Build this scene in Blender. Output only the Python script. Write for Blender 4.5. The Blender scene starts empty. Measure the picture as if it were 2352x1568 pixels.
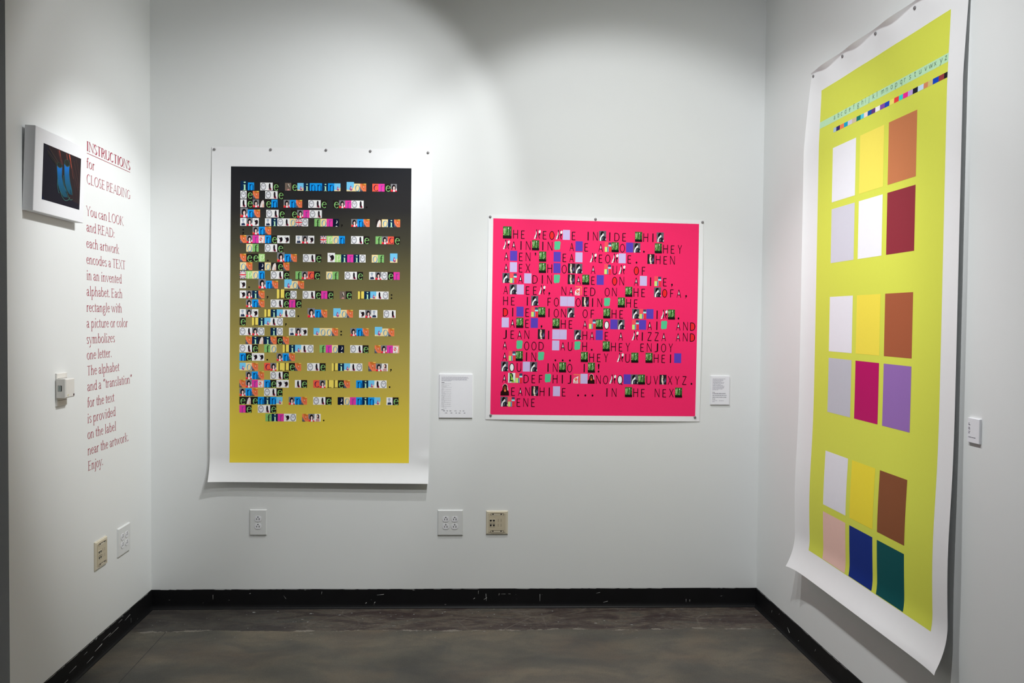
import bpy, math, random
from math import sin, cos, pi, radians, exp
from mathutils import Matrix, Vector

sc = bpy.context.scene
COL = sc.collection

# ------------------------------------------------------------------ camera, light, exposure
F_PX, YAW, PITCH, ROLL, CAM_H = 1798.44328, 0.0371637155, -0.0260526167, 0.00942777, 1.50960552
cam_data = bpy.data.cameras.new('camera')
cam_data.sensor_fit = 'HORIZONTAL'
cam_data.sensor_width = 36.0
cam_data.lens = 36.0 * F_PX / 2352.0
cam_data.clip_start = 0.05
camera = bpy.data.objects.new('camera', cam_data)
COL.objects.link(camera)
_f = Vector((sin(YAW) * cos(PITCH), cos(YAW) * cos(PITCH), sin(PITCH)))
_r0 = Vector((cos(YAW), -sin(YAW), 0.0))
_u0 = _r0.cross(_f)
_r = cos(ROLL) * _r0 + sin(ROLL) * _u0
_u = -sin(ROLL) * _r0 + cos(ROLL) * _u0
camera.matrix_world = Matrix(((_r.x, _u.x, -_f.x, 0.0), (_r.y, _u.y, -_f.y, 0.0),
                              (_r.z, _u.z, -_f.z, CAM_H), (0, 0, 0, 1)))
sc.camera = camera

sc.view_settings.view_transform = 'Standard'
sc.view_settings.look = 'None'
sc.view_settings.gamma = 1.0
sc.view_settings.use_curve_mapping = False
sc.view_settings.exposure = 0.0

world = bpy.data.worlds.new('gallery_ambient')
sc.world = world
world.use_nodes = True
wb = world.node_tree.nodes.get('Background')
wb.inputs[0].default_value = (0.93, 0.97, 1.0, 1.0)
wb.inputs[1].default_value = 0.05

LIGHT_GAIN = 44.0
def spot(name, loc, aim, inten, half, blend, size=0.025, color=(0.975, 0.993, 1.0)):
    d = bpy.data.lights.new(name, 'SPOT')
    d.energy = inten * LIGHT_GAIN
    d.spot_size = radians(2 * half)
    d.spot_blend = blend
    d.shadow_soft_size = size
    d.color = color
    o = bpy.data.objects.new(name, d)
    COL.objects.link(o)
    o.location = loc
    o.rotation_euler = (Vector(aim) - Vector(loc)).to_track_quat('-Z', 'Y').to_euler()
    return o
# four heads of the ceiling track, above the frame, then an added pair
spot('track_and_added_spot', (0.385, 2.816, 3.575), (-1.137, 3.926, 2.032), 3.015, 28.19, 0.976)
spot('track_and_added_spot', (0.396, 1.762, 3.104), (1.02, 3.79, 0.745), 2.753, 63.08, 0.986)
spot('track_and_added_spot', (0.087, 2.91, 3.288), (-1.674, 3.605, 1.562), 3.097, 21.1, 0.763)
spot('track_and_added_spot', (0.133, 2.986, 3.494), (0.579, 3.101, 1.01), 2.523, 39.6, 0.56)
spot('track_and_added_spot', (0.267, 2.402, 3.248), (-1.112, 3.962, 2.055), 0.999, 35.41, 0.295)  # added crisp-edged spot, sharpens the left beam's edge on the back wall
spot('track_and_added_spot', (0.172, 2.194, 3.471), (0.704, 3.94, 1.458), 1.476, 37.35, 0.384)  # its added partner, for the edge of the right beam

# ------------------------------------------------------------------ wall frames
D = 4.09
XL, XR = -1.70707271, 1.46819633
AL, AR = -0.0266439856, 0.0332234554
FRAMES = {
    'B': (Vector((0, D, 0)), Vector((1, 0, 0))),
    'L': (Vector((XL, D, 0)), Vector((sin(AL), cos(AL), 0))),
    'R': (Vector((XR, D, 0)), Vector((sin(AR), -cos(AR), 0))),
}
def wall_loc(w, u, z, off=0.0):
    O, U = FRAMES[w]
    return O + U * u + U.cross(Vector((0, 0, 1))) * off + Vector((0, 0, z))
def wall_rot(w):
    U = FRAMES[w][1]
    return math.atan2(U.y, U.x)

# ------------------------------------------------------------------ materials
MATS = {}
def mat(name, rgb, rough=0.6, spec=0.25, noise=0.03, nscale=60.0, bump=0.0, bscale=300.0, metal=0.0):
    """Principled surface with a faint procedural variation of its colour and, optionally, a fine bump."""
    if name in MATS:
        return MATS[name]
    m = bpy.data.materials.new(name)
    m.use_nodes = True
    nt = m.node_tree
    b = nt.nodes['Principled BSDF']
    b.inputs['Roughness'].default_value = rough
    b.inputs['Specular IOR Level'].default_value = spec
    b.inputs['Metallic'].default_value = metal
    tc = nt.nodes.new('ShaderNodeTexCoord')
    n = nt.nodes.new('ShaderNodeTexNoise')
    n.inputs['Scale'].default_value = nscale
    n.inputs['Detail'].default_value = 2.0
    nt.links.new(tc.outputs['Object'], n.inputs['Vector'])
    mx = nt.nodes.new('ShaderNodeMix'); mx.data_type = 'RGBA'
    lo = [max(0, c * (1 - noise)) for c in rgb] + [1]
    hi = [min(1, c * (1 + noise)) for c in rgb] + [1]
    mx.inputs[6].default_value = lo
    mx.inputs[7].default_value = hi
    nt.links.new(n.outputs['Fac'], mx.inputs[0])
    nt.links.new(mx.outputs[2], b.inputs['Base Color'])
    if bump > 0:
        n2 = nt.nodes.new('ShaderNodeTexNoise')
        n2.inputs['Scale'].default_value = bscale
        n2.inputs['Detail'].default_value = 3.0
        nt.links.new(tc.outputs['Object'], n2.inputs['Vector'])
        bp = nt.nodes.new('ShaderNodeBump')
        bp.inputs['Strength'].default_value = bump
        bp.inputs['Distance'].default_value = 0.002
        nt.links.new(n2.outputs['Fac'], bp.inputs['Height'])
        nt.links.new(bp.outputs['Normal'], b.inputs['Normal'])
    MATS[name] = m
    return m
def ink(r, g, b, W=226.0):
    """Printed ink: reflectance of a print colour next to white paper of level W."""
    key = 'ink_%d_%d_%d_%d' % (r, g, b, W)
    rgb = [min(0.94, 0.86 * (max(c, 4) / W) ** 2.2) for c in (r, g, b)]
    return mat(key, rgb, rough=0.55, spec=0.12, noise=0.015)

M_WALL = mat('wall_paint', (0.80, 0.815, 0.81), 0.6, 0.2, 0.012, 5.0, 0.05, 200.0)
M_CEIL = mat('ceiling_paint', (0.72, 0.73, 0.72), 0.8, 0.1, 0.02, 3.0)
M_PAPER = mat('poster_paper', (0.86, 0.865, 0.875), 0.55, 0.2, 0.01, 30.0)
M_CANVAS = mat('white_canvas', (0.84, 0.845, 0.87), 0.7, 0.15, 0.02, 200.0, 0.2, 900.0)
M_CARD = mat('card_white', (0.84, 0.84, 0.88), 0.6, 0.2, 0.01)
M_PIN = mat('pin_steel', (0.24, 0.23, 0.235), 0.5, 0.4, 0.1, 400.0, metal=0.3)
M_PLATE = mat('painted_plate', (0.72, 0.73, 0.725), 0.45, 0.35, 0.02)
M_RECEPT = mat('white_receptacle', (0.80, 0.80, 0.83), 0.35, 0.4, 0.02)
M_SLOT = mat('slot_black', (0.006, 0.006, 0.008), 0.6, 0.2, 0.1)
M_BEIGE = mat('beige_plastic', (0.56, 0.49, 0.36), 0.45, 0.35, 0.03)
M_BEIGE_L = mat('pale_beige_plastic', (0.66, 0.60, 0.47), 0.45, 0.35, 0.03)
M_THERMO = mat('thermostat_plastic', (0.74, 0.72, 0.68), 0.45, 0.35, 0.02)
M_LCD = mat('display_grey', (0.42, 0.48, 0.46), 0.3, 0.5, 0.02)
M_SCREW = mat('screw_metal', (0.55, 0.54, 0.52), 0.35, 0.5, 0.05, metal=0.7)
M_CRIMSON = mat('crimson_vinyl', (0.36, 0.012, 0.05), 0.5, 0.25, 0.03)
M_FLECK = mat('white_paint_fleck', (0.6, 0.61, 0.6), 0.6, 0.2, 0.1)

def gradient_mat():
    m = bpy.data.materials.new('black_to_yellow_ink')
    m.use_nodes = True
    nt = m.node_tree
    b = nt.nodes['Principled BSDF']
    b.inputs['Roughness'].default_value = 0.55
    b.inputs['Specular IOR Level'].default_value = 0.12
    tc = nt.nodes.new('ShaderNodeTexCoord')
    sp = nt.nodes.new('ShaderNodeSeparateXYZ')
    nt.links.new(tc.outputs['Object'], sp.inputs[0])
    mr = nt.nodes.new('ShaderNodeMapRange')
    mr.inputs['From Min'].default_value = 2.292
    mr.inputs['From Max'].default_value = 0.764
    nt.links.new(sp.outputs['Z'], mr.inputs['Value'])
    rp = nt.nodes.new('ShaderNodeValToRGB')
    stops = [(0.0, (.0150, .0162, .0205)), (.145, (.0257, .0245, .0250)), (.26, (.064, .060, .0376)), (.41, (.176, .152, .061)),
             (.53, (.292, .239, .068)), (.645, (.43, .345, .080)), (.76, (.585, .45, .075)), (.88, (.80, .62, .064)), (1.0, (.93, .725, .058))]
    el = rp.color_ramp.elements
    while len(el) < len(stops):
        el.new(0.5)
    for e, (p, c) in zip(el, stops):
        e.position = p
        e.color = (*c, 1)
    nt.links.new(mr.outputs['Result'], rp.inputs['Fac'])
    nt.links.new(rp.outputs['Color'], b.inputs['Base Color'])
    return m

def floor_mat():
    m = bpy.data.materials.new('stained_concrete')
    m.use_nodes = True
    nt = m.node_tree
    L = nt.links.new
    N = nt.nodes.new
    b = nt.nodes['Principled BSDF']
    b.inputs['Specular IOR Level'].default_value = 0.35
    tc = N('ShaderNodeTexCoord')
    def noise(scale, detail=4.0, sx=1.0, sy=1.0, rough=0.55, dist=0.0):
        mp = N('ShaderNodeMapping'); mp.inputs['Scale'].default_value = (sx, sy, 1)
        L(tc.outputs['Object'], mp.inputs[0])
        n = N('ShaderNodeTexNoise')
        n.inputs['Scale'].default_value = scale
        n.inputs['Detail'].default_value = detail
        n.inputs['Roughness'].default_value = rough
        n.inputs['Distortion'].default_value = dist
        L(mp.outputs[0], n.inputs['Vector'])
        return n.outputs['Fac']
    def ramp(v, stops):
        r = N('ShaderNodeValToRGB')
        el = r.color_ramp.elements
        while len(el) < len(stops):
            el.new(0.5)
        for e, (p, c) in zip(el, stops):
            e.position = p
            e.color = (*c, 1) if len(c) == 3 else c
        L(v, r.inputs['Fac'])
        return r.outputs['Color']
    def mix(f, a, c):
        x = N('ShaderNodeMix'); x.data_type = 'RGBA'
        if isinstance(f, float): x.inputs[0].default_value = f
        else: L(f, x.inputs[0])
        for i, v in ((6, a), (7, c)):
            if isinstance(v, tuple): x.inputs[i].default_value = (*v, 1)
            else: L(v, x.inputs[i])
        return x.outputs[2]
    def math_(op, a, c=None, d=None):
        x = N('ShaderNodeMath'); x.operation = op
        for i, v in enumerate((a, c, d)):
            if v is None: continue
            if isinstance(v, (int, float)): x.inputs[i].default_value = v
            else: L(v, x.inputs[i])
        return x.outputs[0]
    sp = N('ShaderNodeSeparateXYZ')
    L(tc.outputs['Object'], sp.inputs[0])
    X, Y = sp.outputs['X'], sp.outputs['Y']
    K = FLOOR_GAIN
    k = lambda *c: tuple(v * K for v in c)
    slab = ramp(noise(1.5, 5, 1.0, 1.7, 0.55, 0.4), [(.32, k(.054, .052, .046)), (.50, k(.096, .088, .070)), (.64, k(.140, .120, .088))])
    warm = ramp(noise(2.3, 3, 1, 1.4), [(.48, (0, 0, 0)), (.72, (1, 1, 1))])
    slab = mix(math_('MULTIPLY', warm, 0.5), slab, k(.140, .098, .066))
    spk = ramp(noise(75, 5, 1.0, 1.4, 0.75), [(.30, (0, 0, 0)), (.44, (1, 1, 1))])
    slab = mix(math_('ADD', 0.45, math_('MULTIPLY', spk, 0.55)), k(.040, .038, .034), slab)
    cloud = ramp(noise(4.2, 6, 1.0, 1.8, 0.65, 0.5), [(.40, (1, 1, 1)), (.58, (0, 0, 0))])
    slab = mix(math_('MULTIPLY', cloud, 0.45), slab, k(.052, .052, .050))
    # worn strip along the back wall where old finish was stripped
    strip = ramp(noise(3.2, 6, 1.0, 3.0, 0.62, 0.8), [(.36, k(.040, .026, .024)), (.47, k(.060, .044, .038)), (.56, k(.105, .085, .066)), (.66, k(.075, .070, .060))])
    grit = ramp(noise(26, 5, 1.0, 1.6, 0.7), [(.42, (0, 0, 0)), (.60, (1, 1, 1))])
    strip = mix(math_('MULTIPLY', grit, 0.35), strip, k(.028, .026, .026))
    vein = ramp(noise(5.5, 3, 1.0, 1.0, 0.5, 1.2), [(.485, (0, 0, 0)), (.5, (1, 1, 1)), (.515, (0, 0, 0))])
    strip = mix(math_('MULTIPLY', vein, 0.10), strip, k(.20, .175, .15))
    vo = N('ShaderNodeTexVoronoi'); vo.feature = 'DISTANCE_TO_EDGE'; vo.inputs['Scale'].default_value = 4.3
    L(tc.outputs['Object'], vo.inputs['Vector'])
    crack = math_('MULTIPLY', math_('LESS_THAN', vo.outputs['Distance'], math_('MULTIPLY', noise(9, 3), 0.035)), ramp(noise(2.0, 2), [(.50, (0, 0, 0)), (.60, (1, 1, 1))]))
    strip = mix(math_('MULTIPLY', crack, 0.34), strip, k(.16, .14, .12))
    streak = ramp(noise(20, 4, 0.5, 2.2, 0.7, 1.5), [(.56, (0, 0, 0)), (.66, (1, 1, 1))])
    strip = mix(math_('MULTIPLY', streak, 0.5), strip, k(.15, .14, .125))
    ends = N('ShaderNodeMapRange'); ends.inputs['From Min'].default_value = -0.55; ends.inputs['From Max'].default_value = -1.15
    L(X, ends.inputs['Value'])
    strip = mix(math_('MULTIPLY', ends.outputs['Result'], 0.55), strip, k(.036, .038, .036))
    edge = math_('ADD', 3.748, math_('MULTIPLY', noise(3.4, 8, 1.0, 0.25, 0.68), 0.085))
    dy = math_('SUBTRACT', Y, edge)
    msk = N('ShaderNodeMapRange'); msk.inputs['From Min'].default_value = -0.004; msk.inputs['From Max'].default_value = 0.004
    L(dy, msk.inputs['Value'])
    col = mix(msk.outputs['Result'], slab, strip)
    # pale chipped lip of the strip
    lip = math_('LESS_THAN', math_('ABSOLUTE', dy), math_('MULTIPLY', math_('MAXIMUM', math_('SUBTRACT', noise(9.0, 7, 1.0, 0.8, 0.7), 0.49), 0.0), 0.085))
    col = mix(math_('MULTIPLY', lip, 0.75), col, k(.22, .20, .17))
    # scored joint running towards the camera
    joint = math_('LESS_THAN', math_('ABSOLUTE', math_('SUBTRACT', X, math_('ADD', -1.375, math_('MULTIPLY', Y, -0.036)))), 0.0017)
    joint = math_('MULTIPLY', joint, math_('SUBTRACT', 1.0, msk.outputs['Result']))
    col = mix(joint, col, k(.018, .018, .020))
    # paint spots
    spots = ramp(noise(34, 1, 1.0, 1.6), [(.735, (0, 0, 0)), (.755, (1, 1, 1))])
    near = N('ShaderNodeMapRange'); near.inputs['From Min'].default_value = 3.6; near.inputs['From Max'].default_value = 4.05
    L(Y, near.inputs['Value'])
    col = mix(math_('MULTIPLY', spots, near.outputs['Result']), col, (.45, .46, .45))
    grain = ramp(noise(150, 6, 1.0, 1.3, 0.8), [(.34, (.62, .62, .62)), (.66, (1, 1, 1))])
    gm = N('ShaderNodeMix'); gm.data_type = 'RGBA'; gm.blend_type = 'MULTIPLY'; gm.inputs[0].default_value = 1.0
    L(col, gm.inputs[6]); L(grain, gm.inputs[7])
    col = gm.outputs[2]
    L(col, b.inputs['Base Color'])
    L(ramp(noise(4.0, 4), [(.3, (.42, .42, .42)), (.7, (.62, .62, .62))]), b.inputs['Roughness'])
    bp = N('ShaderNodeBump'); bp.inputs['Strength'].default_value = 0.25; bp.inputs['Distance'].default_value = 0.004
    L(math_('ADD', noise(22, 5), math_('MULTIPLY', joint, -1.0)), bp.inputs['Height'])
    L(bp.outputs['Normal'], b.inputs['Normal'])
    return m
FLOOR_GAIN = 1.28

def base_mat():
    m = mat('black_cove_base', (0.0065, 0.0065, 0.0075), 0.5, 0.22, 0.3, 9.0, 0.15, 40.0)
    nt = m.node_tree
    b = nt.nodes['Principled BSDF']
    tc = nt.nodes.new('ShaderNodeTexCoord')
    mp = nt.nodes.new('ShaderNodeMapping'); mp.inputs['Scale'].default_value = (1.0, 1.0, 2.6)
    nt.links.new(tc.outputs['Object'], mp.inputs[0])
    n = nt.nodes.new('ShaderNodeTexNoise'); n.inputs['Scale'].default_value = 30; n.inputs['Detail'].default_value = 2
    nt.links.new(mp.outputs[0], n.inputs['Vector'])
    r = nt.nodes.new('ShaderNodeValToRGB')
    r.color_ramp.elements[0].position = .74; r.color_ramp.elements[0].color = (0, 0, 0, 1)
    r.color_ramp.elements[1].position = .78; r.color_ramp.elements[1].color = (1, 1, 1, 1)
    nt.links.new(n.outputs['Fac'], r.inputs['Fac'])
    old = b.inputs['Base Color'].links[0].from_socket
    x = nt.nodes.new('ShaderNodeMix'); x.data_type = 'RGBA'
    nt.links.new(r.outputs['Color'], x.inputs[0])
    nt.links.new(old, x.inputs[6])
    x.inputs[7].default_value = (.16, .16, .16, 1)
    nt.links.new(x.outputs[2], b.inputs['Base Color'])
    return m

# ------------------------------------------------------------------ mesh helpers
class MB:
    def __init__(self):
        self.v, self.f, self.mi, self.mats, self.smooth = [], [], [], [], False
    def slot(self, m):
        for i, q in enumerate(self.mats):
            if q is m: return i
        self.mats.append(m)
        return len(self.mats) - 1
    def face(self, pts, m):
        i = len(self.v)
        self.v += [tuple(p) for p in pts]
        self.f.append(tuple(range(i, i + len(pts))))
        self.mi.append(self.slot(m))
    def faces(self, verts, faces, m):
        i = len(self.v)
        self.v += [tuple(p) for p in verts]
        s = self.slot(m)
        for q in faces:
            self.f.append(tuple(i + k for k in q)); self.mi.append(s)
    def box(self, x0, x1, y0, y1, z0, z1, m, inset=0.0):
        """Block whose room-facing side (y0) may be inset, giving sloped edges."""
        e = inset
        vs = [(x0, y1, z0), (x1, y1, z0), (x1, y1, z1), (x0, y1, z1),
              (x0 + e, y0, z0 + e), (x1 - e, y0, z0 + e), (x1 - e, y0, z1 - e), (x0 + e, y0, z1 - e)]
        self.faces(vs, [(0, 3, 2, 1), (4, 5, 6, 7), (0, 1, 5, 4), (1, 2, 6, 5), (2, 3, 7, 6), (3, 0, 4, 7)], m)
    def soft_box(self, x0, x1, y0, y1, z0, z1, m, e=0.002):
        """Block with bevelled room-facing edges: straight sides, then a chamfer."""
        ym = y0 + e
        vs = []
        for (y, i) in ((y1, 0.0), (ym, 0.0), (y0, e)):
            vs += [(x0 + i, y, z0 + i), (x1 - i, y, z0 + i), (x1 - i, y, z1 - i), (x0 + i, y, z1 - i)]
        fs = [(0, 3, 2, 1), (8, 9, 10, 11)]
        for a in (0, 4):
            for k in range(4):
                fs.append((a + k, a + (k + 1) % 4, a + 4 + (k + 1) % 4, a + 4 + k))
        self.faces(vs, fs, m)
    def prism(self, poly, y0, y1, m):
        n = len(poly)
        vs = [(x, y0, z) for x, z in poly] + [(x, y1, z) for x, z in poly]
        fs = [tuple(range(n)), tuple(range(2 * n - 1, n - 1, -1))]
        fs += [(k, k + n, (k + 1) % n + n, (k + 1) % n) for k in range(n)]
        self.faces(vs, fs, m)
    def build(self, name, parent=None):
        me = bpy.data.meshes.new(name)
        me.from_pydata(self.v, [], self.f)
        for m in self.mats: me.materials.append(m)
        me.polygons.foreach_set('material_index', self.mi)
        if self.smooth:
            me.polygons.foreach_set('use_smooth', [True] * len(self.f))
        me.update()
        o = bpy.data.objects.new(name, me)
        COL.objects.link(o)
        if parent is not None: o.parent = parent
        return o

def tag(o, label, cat, group=None):
    o['label'] = label; o['category'] = cat
    if group: o['group'] = group
    return o
def thing(name, label, cat, loc, rz=0.0, group=None):
    o = bpy.data.objects.new(name, None)
    o.empty_display_size = 0.05
    COL.objects.link(o)
    o.location = loc; o.rotation_euler = (0, 0, rz)
    return tag(o, label, cat, group)
def struct(o, label=None):
    o['kind'] = 'structure'
    if label: o['label'] = label
    return o
def copy_thing(root, loc, rz, label, group=None):
    r = root.copy(); COL.objects.link(r)
    r.location = loc; r.rotation_euler = (0, 0, rz); r['label'] = label
    if group: r['group'] = group
    for ch in list(root.children):
        c = ch.copy(); COL.objects.link(c); c.parent = r
        for g in list(ch.children):
            d = g.copy(); COL.objects.link(d); d.parent = c
    return r

# ------------------------------------------------------------------ room shell
CEIL = 4.0
floor = MB()
floor.box(-5, 5, -3.5, D + 0.4, -0.1, 0.0, floor_mat())
struct(floor.build('floor'))
b = MB(); b.box(-5, 5, -3.5, D + 0.4, CEIL, CEIL + 0.1, M_CEIL); struct(b.build('ceiling'))

def wall_obj(name, w, x0, x1, depth):
    m = MB(); m.box(x0, x1, 0.0, depth, 0.0, CEIL, M_WALL)
    o = m.build(name)
    o.location = FRAMES[w][0]; o.rotation_euler = (0, 0, wall_rot(w))
    return struct(o)
wall_obj('wall_back', 'B', XL - 0.10, XR + 0.10, 0.15)
wall_obj('wall_left', 'L', -1.270, 0.0, 2.6)
wall_obj('wall_right', 'R', 0.0, 5.5, 0.15)

M_BASE = base_mat()
def baseboard(name, w, x0, x1, scuffs=()):
    prof = [(0, .1012), (-.0035, .1012), (-.0042, .1000), (-.0042, .026), (-.0052, .017), (-.0082, .009), (-.0125, .0035), (-.0135, .001), (-.0135, 0), (0, 0)]
    m = MB()
    n = len(prof)
    seg = max(1, int((x1 - x0) / 0.25))
    rnd = random.Random(len(name))
    vs, fs = [], []
    for i in range(seg + 1):
        x = x0 + (x1 - x0) * i / seg
        dz = rnd.uniform(-.0008, .0008)
        vs += [(x, y, z + (dz if z > .09 else 0)) for y, z in prof]
    for i in range(seg):
        for k in range(n):
            fs.append((i * n + k, (i + 1) * n + k, (i + 1) * n + (k + 1) % n, i * n + (k + 1) % n))
    fs += [tuple(range(n)), tuple(range(seg * n + n - 1, seg * n - 1, -1))]
    m.faces(vs, fs, M_BASE)
    # ragged smear of wall paint along the top edge
    x = x0
    while x < x1 - 0.05:
        l = rnd.uniform(.02, .12)
        if rnd.random() < .75:
            h = rnd.uniform(.0006, .0022)
            m.face([(x, -.0045, .1015), (x + l, -.0045, .1015), (x + l * .8, -.0045, .1015 - h), (x + l * .2, -.0045, .1015 - h * rnd.uniform(.3, 1))], M_FLECK)
        x += l
    for (cx, cz, dx, dz, t) in scuffs:       # scratches and drips of white paint
        px, pz = -dz, dx
        q = math.hypot(dx, dz) or 1
        px, pz = px / q * t, pz / q * t
        m.face([(cx - dx - px * .3, -.0046, cz - dz - pz * .3), (cx + dx - px, -.0046, cz + dz - pz),
                (cx + dx + px, -.0046, cz + dz + pz), (cx - dx + px * .3, -.0046, cz - dz + pz * .3)], M_FLECK)
    o = m.build(name)
    o.location = FRAMES[w][0]; o.rotation_euler = (0, 0, wall_rot(w))
    return struct(o)
baseboard('baseboard_back', 'B', XL, XR, [(-.525, .072, .018, .002, .0012), (-.013, .082, .0005, .009, .0007),
          (.028, .056, -.001, .019, .0011), (.024, .049, .008, .005, .0012), (.096, .071, .001, .005, .001), (.118, .073, .012, 0, .0006), (.15, .0735, .006, 0, .0007),
          (.312, .053, 0, .019, .0009), (-1.39, .062, 0, .012, .0009), (-.83, .082, .0015, .007, .0008), (-.60, .028, .003, .003, .002),
          (-.555, .030, .003, .004, .002), (-.035, .05, .004, .003, .0016), (.62, .078, .01, .002, .0008), (.66, .030, .012, .003, .0012),
          (1.09, .035, 0, .008, .001), (1.11, .034, 0, .006, .001), (-1.02, .06, .006, -.008, .0006), (-1.2, .08, .004, .001, .0012)])
baseboard('baseboard_left', 'L', -1.27, -.004, [(-.62, .098, .006, .004, .003), (-.60, .05, .034, .003, .0022), (-.45, .06, .05, .002, .0010), (-.3, .07, .03, .003, .0012), (-.52, .066, .04, .001, .0012), (-.68, .030, .03, .002, .0014), (-.38, .083, .02, .001, .0008),
          (-.26, .04, 0, .012, .0007), (-.83, .055, .03, .002, .001), (-.9, .03, .03, .001, .0012), (-.72, .075, .015, .001, .001)])
baseboard('baseboard_right', 'R', .004, 5.5, [(.42, .040, .012, -.008, .003), (.22, .055, .002, .007, .0009), (.53, .033, .004, .003, .0012), (.7, .06, .003, .006, .001), (.31, .075, .003, .004, .0008)])

# ------------------------------------------------------------------ drawn alphabet (skeleton strokes)
def arc(cx, cy, rx, ry, a0, a1, n=None):
    n = n or max(4, int(abs(a1 - a0) / 24))
    return [(cx + rx * cos(radians(a0 + (a1 - a0) * i / n)), cy + ry * sin(radians(a0 + (a1 - a0) * i / n))) for i in range(n + 1)]
def crv(*p, n=4):
    P = [p[0]] + list(p) + [p[-1]]
    out = []
    for i in range(1, len(P) - 2):
        for k in range(n):
            t = k / n
            a, b_, c, d = P[i - 1], P[i], P[i + 1], P[i + 2]
            out.append(tuple(.5 * (2 * b_[j] + (c[j] - a[j]) * t + (2 * a[j] - 5 * b_[j] + 4 * c[j] - d[j]) * t * t + (3 * b_[j] - a[j] - 3 * c[j] + d[j]) * t ** 3) for j in (0, 1)))
    out.append(p[-1])
    return out
S_ = lambda *p: ('s', list(p))            # plain stroke
T_ = lambda *p: ('t', list(p))            # hairline stroke
V_ = lambda x, z: ('v', x, z)             # serif bar, serifed faces only
H_ = lambda x, z: ('h', x, z)             # half serif to the left
D_ = lambda x, z, r=.055: ('d', x, z, r)  # dot
C_ = lambda pts: ('s', pts)
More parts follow.
